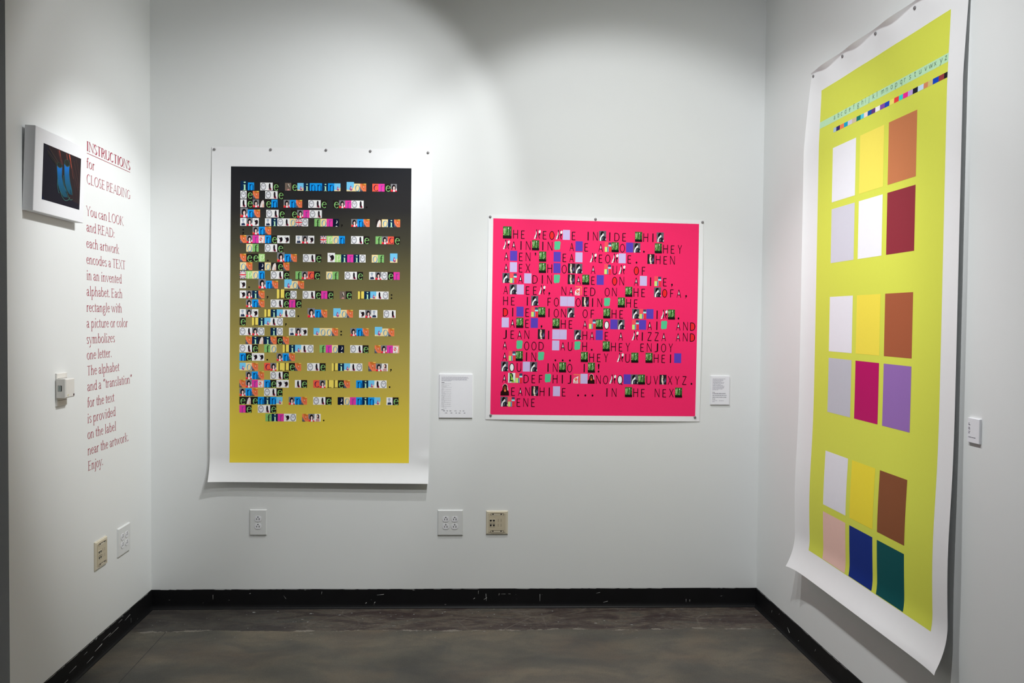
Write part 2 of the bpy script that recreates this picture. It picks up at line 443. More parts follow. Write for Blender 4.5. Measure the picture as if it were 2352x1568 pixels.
GL = {
 'a': (.50, [C_(crv((.08, .37), (.14, .445), (.24, .465), (.33, .42), (.345, .32))), S_((.345, .33), (.345, .07)), C_(crv((.345, .08), (.37, .02), (.45, .03))), C_(crv((.34, .28), (.2, .25), (.09, .18), (.085, .08), (.16, .01), (.26, .03), (.34, .10)))]),
 'b': (.55, [S_((.11, .73), (.11, .03)), C_(arc(.28, .235, .19, .225, 150, -150)), H_(.11, .72)]),
 'c': (.44, [C_(arc(.25, .235, .19, .225, 48, 315))]),
 'd': (.58, [S_((.44, .73), (.44, .0)), C_(arc(.26, .235, .19, .225, 30, 330)), H_(.44, .72), V_(.48, .01)]),
 'e': (.48, [C_(arc(.25, .235, .18, .225, 8, 318)), T_((.07, .265), (.43, .265))]),
 'f': (.33, [C_(crv((.36, .66), (.29, .72), (.21, .69), (.17, .58))), S_((.17, .6), (.17, 0)), T_((.05, .45), (.31, .45)), V_(.17, .01)]),
 'g': (.52, [C_(arc(.23, .31, .145, .145, 0, 360)), C_(crv((.15, .19), (.10, .12), (.16, .06), (.30, .04), (.41, -.02), (.44, -.12), (.34, -.23), (.2, -.25), (.08, -.19), (.07, -.09), (.16, .0), (.2, .04))), T_((.33, .41), (.47, .45))]),
 'h': (.58, [S_((.11, .73), (.11, 0)), C_(crv((.11, .33), (.2, .43), (.31, .455), (.41, .40), (.43, .28))), S_((.43, .3), (.43, 0)), H_(.11, .72), V_(.11, .01), V_(.43, .01)]),
 'i': (.29, [S_((.14, .46), (.14, 0)), D_(.14, .65), H_(.14, .45), V_(.14, .01)]),
 'j': (.25, [S_((.14, .46), (.14, -.1)), C_(crv((.14, -.09), (.12, -.21), (.0, -.25))), D_(.14, .65), H_(.14, .45)]),
 'k': (.55, [S_((.11, .73), (.11, 0)), T_((.13, .22), (.42, .46)), S_((.2, .28), (.48, 0)), H_(.11, .72), V_(.11, .01), V_(.47, .01), V_(.40, .45)]),
 'l': (.29, [S_((.14, .73), (.14, 0)), H_(.14, .72), V_(.14, .01)]),
 'm': (.88, [S_((.11, .46), (.11, 0)), C_(crv((.11, .34), (.18, .43), (.27, .455), (.37, .4), (.4, .28))), S_((.4, .3), (.4, 0)), C_(crv((.4, .34), (.48, .43), (.57, .455), (.67, .4), (.7, .28))), S_((.7, .3), (.7, 0)), H_(.11, .45), V_(.11, .01), V_(.4, .01), V_(.7, .01)]),
 'n': (.58, [S_((.11, .46), (.11, 0)), C_(crv((.11, .33), (.2, .43), (.31, .455), (.41, .40), (.43, .28))), S_((.43, .3), (.43, 0)), H_(.11, .45), V_(.11, .01), V_(.43, .01)]),
 'o': (.54, [C_(arc(.27, .232, .2, .23, 0, 360))]),
 'p': (.58, [S_((.11, .46), (.11, -.27)), C_(arc(.29, .235, .19, .225, 150, -150)), H_(.11, .45), V_(.11, -.26)]),
 'q': (.55, [S_((.44, .46), (.44, -.27)), C_(arc(.26, .235, .19, .225, 30, 330)), V_(.44, -.26)]),
 'r': (.39, [S_((.11, .46), (.11, 0)), C_(crv((.11, .31), (.17, .41), (.26, .455), (.35, .42))), H_(.11, .45), V_(.11, .01)]),
 's': (.42, [C_(crv((.34, .39), (.27, .455), (.15, .45), (.085, .36), (.14, .27), (.27, .21), (.34, .12), (.27, .02), (.15, .005), (.07, .08)))]),
 't': (.33, [S_((.14, .6), (.14, .1)), C_(crv((.14, .11), (.17, .02), (.30, .04))), T_((.02, .45), (.30, .45))]),
 'u': (.58, [S_((.11, .46), (.11, .15)), C_(crv((.11, .17), (.14, .04), (.24, .01), (.36, .05), (.43, .15))), S_((.43, .46), (.43, 0)), H_(.11, .45), H_(.43, .45), V_(.47, .01)]),
 'v': (.55, [S_((.06, .46), (.27, 0)), T_((.27, 0), (.48, .46)), V_(.07, .455), V_(.47, .455)]),
 'w': (.82, [S_((.05, .46), (.24, 0)), T_((.24, 0), (.41, .46)), S_((.41, .46), (.57, 0)), T_((.57, 0), (.76, .46)), V_(.06, .455), V_(.75, .455)]),
 'x': (.50, [S_((.06, .46), (.43, 0)), T_((.42, .46), (.06, 0)), V_(.08, .455), V_(.41, .455), V_(.07, .01), V_(.42, .01)]),
 'y': (.54, [S_((.06, .46), (.27, .0)), T_((.48, .46), (.2, -.17)), C_(crv((.21, -.15), (.13, -.26), (.04, -.24))), V_(.07, .455), V_(.47, .455)]),
 'z': (.48, [T_((.07, .44), (.40, .44)), S_((.40, .45), (.06, .02)), T_((.06, .015), (.42, .015))]),
 'A': (.76, [T_((.06, 0), (.36, .69)), S_((.36, .69), (.68, 0)), T_((.17, .24), (.56, .24)), V_(.07, .01), V_(.67, .01)]),
 'B': (.61, [S_((.12, .69), (.12, 0)), C_(crv((.12, .68), (.38, .66), (.44, .53), (.36, .39), (.12, .37))), C_(crv((.12, .37), (.42, .35), (.52, .2), (.42, .03), (.12, .01))), V_(.09, .68), V_(.09, .01)]),
 'C': (.70, [C_(arc(.38, .345, .30, .345, 45, 318))]),
 'D': (.77, [S_((.12, .69), (.12, 0)), C_(crv((.12, .675), (.4, .665), (.62, .56), (.69, .345), (.62, .13), (.4, .025), (.12, .015), n=3)), V_(.09, .68), V_(.09, .01)]),
 'E': (.60, [S_((.12, .69), (.12, 0)), T_((.12, .672), (.51, .672)), T_((.12, .36), (.45, .36)), T_((.12, .018), (.53, .018)), V_(.09, .68), V_(.09, .01)]),
 'F': (.56, [S_((.12, .69), (.12, 0)), T_((.12, .672), (.51, .672)), T_((.12, .35), (.45, .35)), V_(.09, .68), V_(.12, .01)]),
 'G': (.76, [C_(arc(.38, .345, .30, .345, 45, 312)), S_((.62, .04), (.62, .3)), V_(.62, .3)]),
 'H': (.83, [S_((.12, .69), (.12, 0)), S_((.70, .69), (.70, 0)), T_((.12, .36), (.70, .36)), V_(.12, .68), V_(.12, .01), V_(.7, .68), V_(.7, .01)]),
 'I': (.34, [S_((.17, .69), (.17, 0)), V_(.17, .68), V_(.17, .01)]),
 'J': (.36, [S_((.26, .69), (.26, .12)), C_(crv((.26, .14), (.22, .03), (.04, .0))), V_(.2, .68)]),
 'K': (.72, [S_((.12, .69), (.12, 0)), T_((.14, .33), (.56, .69)), S_((.22, .40), (.64, 0)), V_(.12, .68), V_(.12, .01), V_(.55, .68), V_(.63, .01)]),
 'L': (.60, [S_((.12, .69), (.12, 0)), T_((.12, .018), (.53, .018)), V_(.12, .68), V_(.09, .01)]),
 'N': (.83, [T_((.13, .69), (.13, 0)), S_((.13, .69), (.69, 0)), T_((.69, .69), (.69, 0)), V_(.11, .68), V_(.13, .01), V_(.69, .68)]),
 'O': (.78, [C_(arc(.39, .345, .32, .345, 0, 360, 18))]),
 'Q': (.78, [C_(arc(.39, .345, .32, .345, 0, 360, 18)), S_((.42, .06), (.74, -.06))]),
 'R': (.67, [S_((.12, .69), (.12, 0)), C_(crv((.12, .675), (.32, .67), (.48, .61), (.48, .48), (.4, .36), (.12, .335))), S_((.3, .35), (.6, 0)), V_(.09, .68), V_(.12, .01), V_(.6, .01)]),
 'S': (.53, [C_(crv((.42, .59), (.32, .68), (.17, .675), (.09, .55), (.15, .43), (.32, .31), (.43, .19), (.37, .05), (.22, .01), (.08, .10)))]),
 'T': (.63, [S_((.31, .69), (.31, 0)), T_((.04, .672), (.58, .672)), V_(.31, .01)]),
 'U': (.77, [S_((.12, .69), (.12, .2)), C_(crv((.12, .22), (.17, .05), (.38, .01), (.58, .06), (.64, .22))), T_((.64, .2), (.64, .69)), V_(.12, .68), V_(.64, .68)]),
 'V': (.70, [S_((.04, .69), (.35, 0)), T_((.35, 0), (.65, .69)), V_(.06, .68), V_(.64, .68)]),
 'X': (.66, [S_((.06, .69), (.58, 0)), T_((.57, .69), (.06, 0)), V_(.08, .68), V_(.56, .68), V_(.08, .01), V_(.57, .01)]),
 'Y': (.65, [S_((.03, .69), (.32, .33)), T_((.61, .69), (.32, .33)), S_((.32, .34), (.32, 0)), V_(.05, .68), V_(.6, .68), V_(.32, .01)]),
 'Z': (.63, [T_((.07, .672), (.55, .672)), S_((.55, .675), (.06, .018)), T_((.06, .018), (.57, .018))]),
 '.': (.25, [D_(.12, .045)]),
 ',': (.25, [D_(.13, .045), S_((.15, .04), (.08, -.10))]),
 ':': (.25, [D_(.12, .045), D_(.12, .39)]),
 ';': (.25, [D_(.13, .045), D_(.13, .39), S_((.15, .04), (.08, -.10))]),
 "'": (.2, [D_(.1, .66), S_((.12, .66), (.09, .50))]),
 '!': (.28, [D_(.14, .05, .07), S_((.14, .72), (.14, .22))]),
 '\u201c': (.45, [D_(.14, .56), S_((.12, .57), (.20, .70)), D_(.30, .56), S_((.28, .57), (.36, .70))]),
 '\u201d': (.45, [D_(.14, .66), S_((.16, .66), (.09, .52)), D_(.30, .66), S_((.32, .66), (.25, .52))]),
 ' ': (.25, []),
}
STYLES = {  # thick, thin, serif half-length, serif thickness, nib angle
    'serif': (.080, .030, .085, .026, 20), 'bold': (.150, .046, .10, .038, 20), 'sans': (.052, .052, 0, 0, 0), 'light': (.060, .060, 0, 0, 0),
    'capital': (.108, .070, 0, 0, 0), 'text': (.088, .036, .095, .030, 22),
}
def glyph_polys(ch, style):
    thick, thin, sl, st, nib = STYLES[style]
    nib = radians(nib)
    out = []
    for it in GL[ch][1]:
        k = it[0]
        if k in 'st':
            pts = it[1]
            n = len(pts)
            closed = n > 4 and math.dist(pts[0], pts[-1]) < 1e-6
            Lp, Rp = [], []
            for i in range(n):
                if closed:
                    a, c = pts[(i - 1) % (n - 1)], pts[(i + 1) % (n - 1)]
                else:
                    a, c = pts[max(0, i - 1)], pts[min(n - 1, i + 1)]
                dx, dy = c[0] - a[0], c[1] - a[1]
                q = math.hypot(dx, dy) or 1
                dx, dy = dx / q, dy / q
                th = math.atan2(dy, dx)
                w = thin if (k == 't') else max(thin, thick * abs(sin(th - (-nib))) ** 1.1)
                if thick == thin: w = thick
                x, y = pts[i]
                Lp.append((x - dy * w / 2, y + dx * w / 2)); Rp.append((x + dy * w / 2, y - dx * w / 2))
            for i in range(n - 1):
                out.append([Lp[i], Lp[i + 1], Rp[i + 1], Rp[i]])
        elif k == 'v' and sl:
            x, z = it[1], it[2]
            out.append([(x - sl, z - st / 2), (x + sl, z - st / 2), (x + sl, z + st / 2), (x - sl, z + st / 2)])
        elif k == 'h' and sl:
            x, z = it[1], it[2]
            out.append([(x - sl, z - st * .9), (x + thick / 2, z - st * .3), (x + thick / 2, z + st * .6), (x - sl * .9, z - st * .1)])
        elif k == 'd':
            x, z, r = it[1], it[2], it[3]
            out.append([(x + r * cos(a * pi / 4), z + r * sin(a * pi / 4)) for a in range(8)])
    return out
_gcache = {}
def glyph_box(ch, style):
    """Glyph polygons with their horizontal extent."""
    key = (ch, style)
    if key not in _gcache:
        P = glyph_polys(ch, style)
        xs = [p[0] for q in P for p in q]
        _gcache[key] = (P, min(xs), max(xs))
    return _gcache[key]
def text_polys(s, x0, x1, z, em, style, fit=True):
    """Polygons of a line of text whose width is fitted to x0..x1."""
    tot = sum(GL[c][0] for c in s)
    k = (x1 - x0) / (tot - .12) if fit else em
    x = x0 - .06 * k
    out = []
    for c in s:
        for q in glyph_polys(c, style):
            out.append([(x + px * k, z + pz * em) for px, pz in q])
        x += GL[c][0] * k
    return out

# ------------------------------------------------------------------ posters: sheet, print
def lerp2(c, s, t):
    (a, b_, d, e) = c     # TL, TR, BR, BL
    return tuple((a[i] * (1 - s) + b_[i] * s) * (1 - t) + (e[i] * (1 - s) + d[i] * s) * t for i in (0, 1))
LAYER = 0.00016
class Poster:
    def __init__(self, name, label, w, paper, field, S, u0, z0):
        self.S, self.paper, self.fld = S, paper, field
        self.root = thing(name, label, 'poster', wall_loc(w, u0, 0), wall_rot(w))
        self.u0 = u0
        self.pr = MB()
    def P(self, x, z, off=0.0):
        return (x - self.u0, -(self.S(x, z) + off), z - self.drop(x, z))
    drop = staticmethod(lambda x, z: 0.0)
    def sheet(self, ss, ts, mat_):
        m = MB()
        n = len(ss)
        vs = []
        for off in (0.0, -.0004):
            for t in ts:
                for s in ss:
                    x, z = lerp2(self.paper, s, t)
                    vs.append(self.P(x, z, off))
        N = n * len(ts)
        fs = []
        for j in range(len(ts) - 1):
            for i in range(n - 1):
                a = j * n + i
                fs.append((a, a + n, a + n + 1, a + 1))
                fs.append((N + a, N + a + 1, N + a + n + 1, N + a + n))
        rim = [i for i in range(n)] + [j * n + n - 1 for j in range(1, len(ts))] + [(len(ts) - 1) * n + i for i in range(n - 2, -1, -1)] + [j * n for j in range(len(ts) - 2, 0, -1)]
        m.faces(vs, fs, mat_)
        R0 = len(rim)
        m.faces([vs[a] for a in rim] + [vs[N + a] for a in rim], [(k, (k + 1) % R0, R0 + (k + 1) % R0, R0 + k) for k in range(R0)], mat_)
        m.smooth = True
        return m.build('paper_sheet', self.root)
    def xz(self, s, t): return lerp2(self.fld, s, t)
    def poly(self, pts, m, layer):
        self.pr.face([self.P(*self.xz(s, t), LAYER * (layer + 1)) for s, t in pts], m)
    def grid(self, s0, s1, t0, t1, m, layer, ns, nt):
        vs = [self.P(*self.xz(s0 + (s1 - s0) * i / ns, t0 + (t1 - t0) * j / nt), LAYER * (layer + 1)) for j in range(nt + 1) for i in range(ns + 1)]
        fs = [(j * (ns + 1) + i, (j + 1) * (ns + 1) + i, (j + 1) * (ns + 1) + i + 1, j * (ns + 1) + i + 1) for j in range(nt) for i in range(ns)]
        self.pr.faces(vs, fs, m)
    def done(self):
        self.pr.smooth = True
        return self.pr.build('printed_image', self.root)
def clamp(v, a=0.0, b_=1.0): return max(a, min(b_, v))
def E(cx, cy, rx, ry, n=12): return [(cx + rx * cos(2 * pi * i / n), cy + ry * sin(2 * pi * i / n)) for i in range(n)]
def LN(x0, y0, x1, y1, w, a=1.25):
    dx, dy = x1 - x0, (y1 - y0) * a
    q = math.hypot(dx, dy); nx, ny = -dy / q * w / 2, dx / q * w / 2 / a
    return [(x0 + nx, y0 + ny), (x1 + nx, y1 + ny), (x1 - nx, y1 - ny), (x0 - nx, y0 - ny)]
UNIT = [(0, 0), (1, 0), (1, 1), (0, 1)]
def fit_glyph(ch, style, x0, x1, y0, y1, gy0, gy1):
    P, a, c = glyph_box(ch, style)
    return [[(x0 + (px - a) / (c - a) * (x1 - x0), y0 + (pz - gy0) / (gy1 - gy0) * (y1 - y0)) for px, pz in q] for q in P]

# ------------------------------------------------------------------ poster fading from black to yellow
def S_night(x, z):
    a = clamp((x + 1.40) / 1.12); b_ = clamp((2.389 - z) / 1.725)
    v = .003 + .005 * sin(pi * b_) + .010 * b_ * exp(-a / .05) + .005 * exp(-(1 - a) / .05) * sin(pi * b_)
    v += .034 * clamp((b_ - .925) / .075) ** 1.9
    v += .003 * abs(sin(pi * (x + 1.3817) / .279)) * exp(-b_ / .02)
    v += .006 * exp(-((b_ - .93) / .02) ** 2) * exp(-(1 - a) / .06)
    return v
night = Poster('poster', 'tall white-bordered poster fading black to yellow with rows of picture tiles', 'B',
               [(-1.3945, 2.3877), (-.2739, 2.3895), (-.2770, .6620), (-1.4040, .6705)],
               [(-1.2978, 2.2885), (-.3764, 2.2939), (-.3807, .7639), (-1.3043, .7648)], S_night, -.834, 0)
night.sheet([i / 48 for i in range(49)], [j / 8 * .04 for j in range(8)] + [.04 + .84 * j / 42 for j in range(42)] + [.88 + .12 * j / 22 for j in range(23)], M_PAPER)
night.grid(0, 1, 0, 1, gradient_mat(), 0, 40, 66)

WHT = ink(236, 235, 238)
def glyph_tile(bg, fg, ch, x0, x1, y0, y1, g0, g1, style='serif'):
    return [(ink(*bg), UNIT)] + [(ink(*fg), q) for q in fit_glyph(ch, style, x0, x1, y0, y1, g0, g1)]
DK = ink(34, 25, 32); BLACK = ink(20, 18, 20)
ART1 = {
 't': [(WHT, UNIT), (ink(66, 68, 78), E(.5, .5, .43, .47, 16)), (ink(228, 228, 234), E(.5, .5, .36, .405, 16)),
       (ink(40, 40, 48), LN(.5, .5, .22, .69, .055)), (ink(40, 40, 48), LN(.5, .5, .76, .67, .055))] +
      [(ink(70, 72, 82), LN(.5 + .27 * cos(a), .5 + .30 * sin(a), .5 + .325 * cos(a), .5 + .365 * sin(a), .04)) for a in [pi / 6 * q for q in range(12)]],
 'h': [(WHT, UNIT), (ink(236, 190, 195), [(.26, .03), (.4, .03), (.4, .3), (.3, .28)]), (ink(150, 34, 66), [(.55, .05), (.8, .03), (.8, .2), (.66, .42), (.55, .4)]),
       (DK, [(.42, .88), (.5, .93), (.6, .9), (.66, .75), (.67, .4), (.6, .08), (.5, .04), (.4, .28), (.36, .6)])],
 'e': glyph_tile((37, 32, 30), (142, 205, 122), 'e', .20, .97, .0, .78, 0, .47),
 'n': glyph_tile((22, 150, 242), (12, 46, 98), 'n', .20, .98, .0, .80, 0, .47),
 'i': glyph_tile((12, 42, 74), (188, 238, 196), 'i', .33, .80, .0, .93, 0, .71),
 'o': glyph_tile((246, 213, 156), (62, 142, 192), 'o', .20, .95, .0, .82, 0, .47),
 'c': glyph_tile((255, 92, 70), (70, 16, 70), 'c', .22, .95, .06, .84, 0, .47),
 'r': glyph_tile((226, 60, 160), (150, 68, 150), 'r', .30, .94, .0, .82, 0, .47),
 'f': glyph_tile((128, 186, 110), (26, 30, 26), 'f', .30, .96, .0, .90, 0, .73),
 'p': glyph_tile((166, 212, 130), (226, 246, 204), 'p', .25, .93, .0, .86, -.27, .47),
 'l': glyph_tile((253, 213, 98), (88, 76, 38), 'L', .26, .97, .01, .99, 0, .69, 'bold'),
 'a': [(ink(126, 126, 130), UNIT), (ink(226, 112, 70), [(0, 0), (.16, 0), (.16, .3), (0, .32)]), (ink(22, 16, 22), E(.5, .55, .31, .37, 14)), (ink(238, 200, 194), E(.53, .5, .15, .24, 10)),
       (ink(232, 32, 68), [(.05, 0), (1, 0), (1, .2), (.7, .26), (.3, .24), (.08, .14)]), (ink(244, 236, 236), [(.38, 0), (.74, 0), (.62, .30), (.46, .30)]),
       (ink(236, 232, 234), [(.8, .14), (.98, .12), (.97, .42), (.86, .40)]), (ink(22, 16, 22), [(.36, .62), (.68, .72), (.62, .86), (.4, .8)])],
 'd': [(ink(238, 122, 82), UNIT), (ink(196, 110, 48), [(.2, 1), (1, 1), (1, .82), (.62, .70), (.3, .74)]), (ink(236, 190, 90), [(.55, 1), (1, 1), (1, .9), (.75, .88)]), (ink(190, 92, 56), LN(.36, .66, .62, .28, .09)),
       (ink(222, 172, 140), E(.58, .55, .13, .07, 8)), (ink(205, 100, 62), LN(.75, .7, .86, .2, .08)), (ink(84, 84, 100), [(0, 0), (.5, 0), (.2, .3), (0, .62)]), (ink(186, 190, 200), LN(.06, .36, .4, .03, .05))],
 'b': [(ink(112, 98, 88), UNIT), (ink(222, 216, 206), [(.5, .84), (.6, .88), (.72, .5), (.63, .44)]), (ink(44, 40, 38), [(.42, .62), (.54, .76), (.6, .46), (.5, .4)]), (ink(206, 142, 138), [(.25, .04), (.55, .22), (.78, .12), (.72, .02)])],
 'g': [(ink(114, 194, 234), UNIT), (ink(242, 214, 162), [(0, 0), (1, 0), (1, .46), (.85, .38), (.7, .14), (.4, .12), (0, .18)]), (ink(150, 72, 132), [(.40, .2), (.48, .5), (.56, .62), (.72, .42), (.80, .15), (.6, .03)]),
       (ink(240, 198, 208), E(.62, .34, .09, .12, 8)), (ink(214, 60, 90), E(.55, .26, .06, .07, 6))],
 'v': [(ink(44, 38, 37), UNIT), (ink(226, 214, 210), [(.16, 0), (.24, .35), (.4, .74), (.6, .92), (.76, .9), (.84, .62), (.84, 0)]), (ink(226, 168, 146), [(.58, 0), (.64, .45), (.74, .5), (.8, 0)])],
 's': [(WHT, UNIT), (DK, E(.66, .50, .23, .29, 12)), (DK, [(.28, .62), (.48, .74), (.62, .66), (.52, .48), (.38, .50)]), (ink(196, 188, 190), E(.37, .78, .09, .07, 8)), (DK, [(.14, .74), (.28, .82), (.28, .70)]),
       (ink(96, 28, 46), [(.42, .34), (.56, .3), (.5, .12), (.40, .10)]), (ink(96, 28, 46), [(.58, .26), (.68, .24), (.64, .08), (.56, .10)])],
 'w': [(WHT, UNIT), (ink(40, 50, 78), [(.16, .05), (.24, .38), (.44, .30), (.6, .40), (.82, .2), (.76, .05)]), (ink(206, 206, 214), E(.46, .55, .17, .22, 10)), (ink(160, 172, 188), E(.46, .78, .23, .14, 10)), (ink(70, 80, 100), LN(.36, .58, .58, .58, .04))],
 'm': [(ink(16, 24, 48), UNIT), (WHT, [(.60, .84), (.74, .72), (.76, .54), (.62, .38), (.50, .42), (.63, .53), (.67, .66)]), (ink(222, 222, 228), [(.44, 0), (.5, .08), (.62, .12), (.74, .06), (.78, 0)])],
 'u': [(ink(34, 40, 96), UNIT), (WHT, LN(.06, .06, .94, .94, .2, 1)), (WHT, LN(.06, .94, .94, .06, .2, 1)), (ink(222, 40, 60), LN(.04, .07, .96, .93, .06, 1)), (ink(222, 40, 60), LN(.04, .93, .96, .07, .06, 1)),
       (WHT, [(0, .34), (1, .34), (1, .66), (0, .66)]), (WHT, [(.38, 0), (.62, 0), (.62, 1), (.38, 1)]), (ink(224, 40, 58), [(0, .42), (1, .42), (1, .58), (0, .58)]), (ink(224, 40, 58), [(.44, 0), (.56, 0), (.56, 1), (.44, 1)])],
 'k': [(ink(240, 168, 146), UNIT), (ink(246, 240, 236), [(.02, .02), (.0, .9), (.86, .82), (.72, .0)]), (ink(214, 74, 72), E(.36, .48, .24, .22, 10)), (ink(250, 224, 218), E(.30, .52, .08, .08, 8)), (ink(250, 224, 218), E(.46, .42, .07, .09, 8)), (ink(190, 60, 60), LN(.3, .12, .6, .1, .07)), (ink(160, 120, 116), LN(.1, .78, .6, .74, .05))],
 'y': [(ink(238, 232, 228), UNIT), (ink(46, 22, 26), E(.54, .68, .24, .27, 12)), (ink(46, 22, 26), [(.6, .7), (.8, .42), (.64, .32)]), (ink(236, 190, 174), E(.46, .68, .13, .17, 10)), (ink(212, 158, 158), [(.2, .0), (.24, .3), (.42, .42), (.62, .40), (.82, .28), (.8, 0)]), (ink(96, 40, 52), LN(.24, .2, .78, .16, .05))],
}
PUNC1 = {'.': [E(.5, .14, .14, .11, 10)], ',': [E(.5, .2, .14, .11, 10), [(.62, .2), (.42, -.1), (.36, -.06), (.46, .14)]], ':': [E(.5, .14, .14, .11, 10), E(.5, .56, .14, .11, 10)],
         ';': [E(.5, .2, .14, .11, 10), [(.62, .2), (.42, -.1), (.36, -.06), (.46, .14)], E(.5, .6, .14, .11, 10)]}
ROWS1 = [('In the beginning God crea', 0.0535), ('ted the', 0.0816), ('heaven and the earth.', 0.1105), ('And the earth', 0.1443), ('was without form, and void', 0.1730), ('; and', 0.2017),
 ('darkness was upon the face', 0.2305), (' of the', 0.2597), ('deep. And the Spirit of G', 0.2928), ('od moved', 0.3216), ('upon the face of the water', 0.3507), ('s. And God', 0.3831),
 ('said, Let there be light:', 0.4166), (' and there', 0.4467), ('was light. And God saw th', 0.4795), ('e light,', 0.5080), ('that it was good: and God', 0.5415), (' divided', 0.5712),
 ('the fo light from the dark', 0.5989), ('ness. and', 0.6277), ('god called the light Day,', 0.6606), (' and the', 0.6900), ('darkness he called night.', 0.7182), ('and the', 0.7470),
 ('evening and the morning we', 0.7757), ('re the', 0.8041), ('    first day.', 0.8330)]
PW, PH = .0341, .0260
for txt, tt in ROWS1:
    tb = tt + PH          # bottom line of the row
    s = .0530
    if txt.startswith('    '): s += .008
    for ch in txt:
        k = 1.2 if ch.isupper() else 1.0
        w_, h_ = PW * k, PH * k
        c = ch.lower()
        if c in ART1:
            for li, (m_, q) in enumerate(ART1[c]):
                night.poly([(s + x * w_, tb - y * h_) for x, y in q], m_, 1 + min(li, 6) if c not in 'enioclrfp' else 1 + min(li, 1))
        elif c in PUNC1:
            for q in PUNC1[c]:
                night.poly([(s + x * w_, tb - y * h_) for x, y in q], BLACK, 1)
        s += w_
night.done()

# ------------------------------------------------------------------ pink poster
def S_pink(x, z):
    a = clamp((x - .02) / 1.13); b_ = clamp((2.055 - z) / 1.065)
    v = .0025 + .007 * exp(-a / .035) * sin(pi * b_) ** .8 + .008 * exp(-(1 - a) / .035) * sin(pi * b_) ** .8
    v += .008 * sin(pi * a) ** .7 * exp(-(1 - b_) / .05) + .004 * sin(pi * a) * sin(pi * b_)
    v += .002 * abs(sin(2 * pi * a)) * exp(-b_ / .03)
    return v
pink = Poster('poster', 'nearly square hot pink poster with black capital letters and picture tiles', 'B',
              [(.0235, 2.0602), (1.1517, 2.0492), (1.1477, .9882), (.0167, .9943)],
              [(.0485, 2.0426), (1.1289, 2.0284), (1.1240, 1.0158), (.0416, 1.0196)], S_pink, .585, 0)
pink.sheet([i / 50 for i in range(51)], [j / 44 for j in range(45)], M_PAPER)
pink.grid(0, 1, 0, 1, mat('hot_pink_ink', (.97, .024, .150), .55, .12, .015), 0, 46, 40)

K2 = ink(26, 14, 22)
def ART2_T():
    r = random.Random(5)
    out = [(ink(52, 104, 44), UNIT)]
    for i in range(34):
        x = .03 + .91 * ((i * .618) % 1); y0 = r.uniform(.2, .6); y1 = min(.985, y0 + r.uniform(.2, .45))
        c = r.choice([(120, 180, 96), (168, 214, 130), (70, 140, 60), (26, 66, 30), (20, 52, 24), (205, 232, 180)])
        out.append((ink(*c), LN(x, y0, clamp(x + r.uniform(-.1, .1), .02, .97), y1, r.uniform(.025, .065))))
    out.append((ink(214, 238, 196), [(.55, .85), (.72, .97), (.66, .7)]))
    out.append((ink(20, 22, 18), [(0, 0), (1, 0), (1, .2), (.7, .24), (.35, .21), (0, .25)]))
    out.append((ink(24, 50, 26), LN(.68, .2, .74, .98, .09)))
    return out
PURPLE = ink(88, 64, 178); LILAC = ink(196, 180, 226)
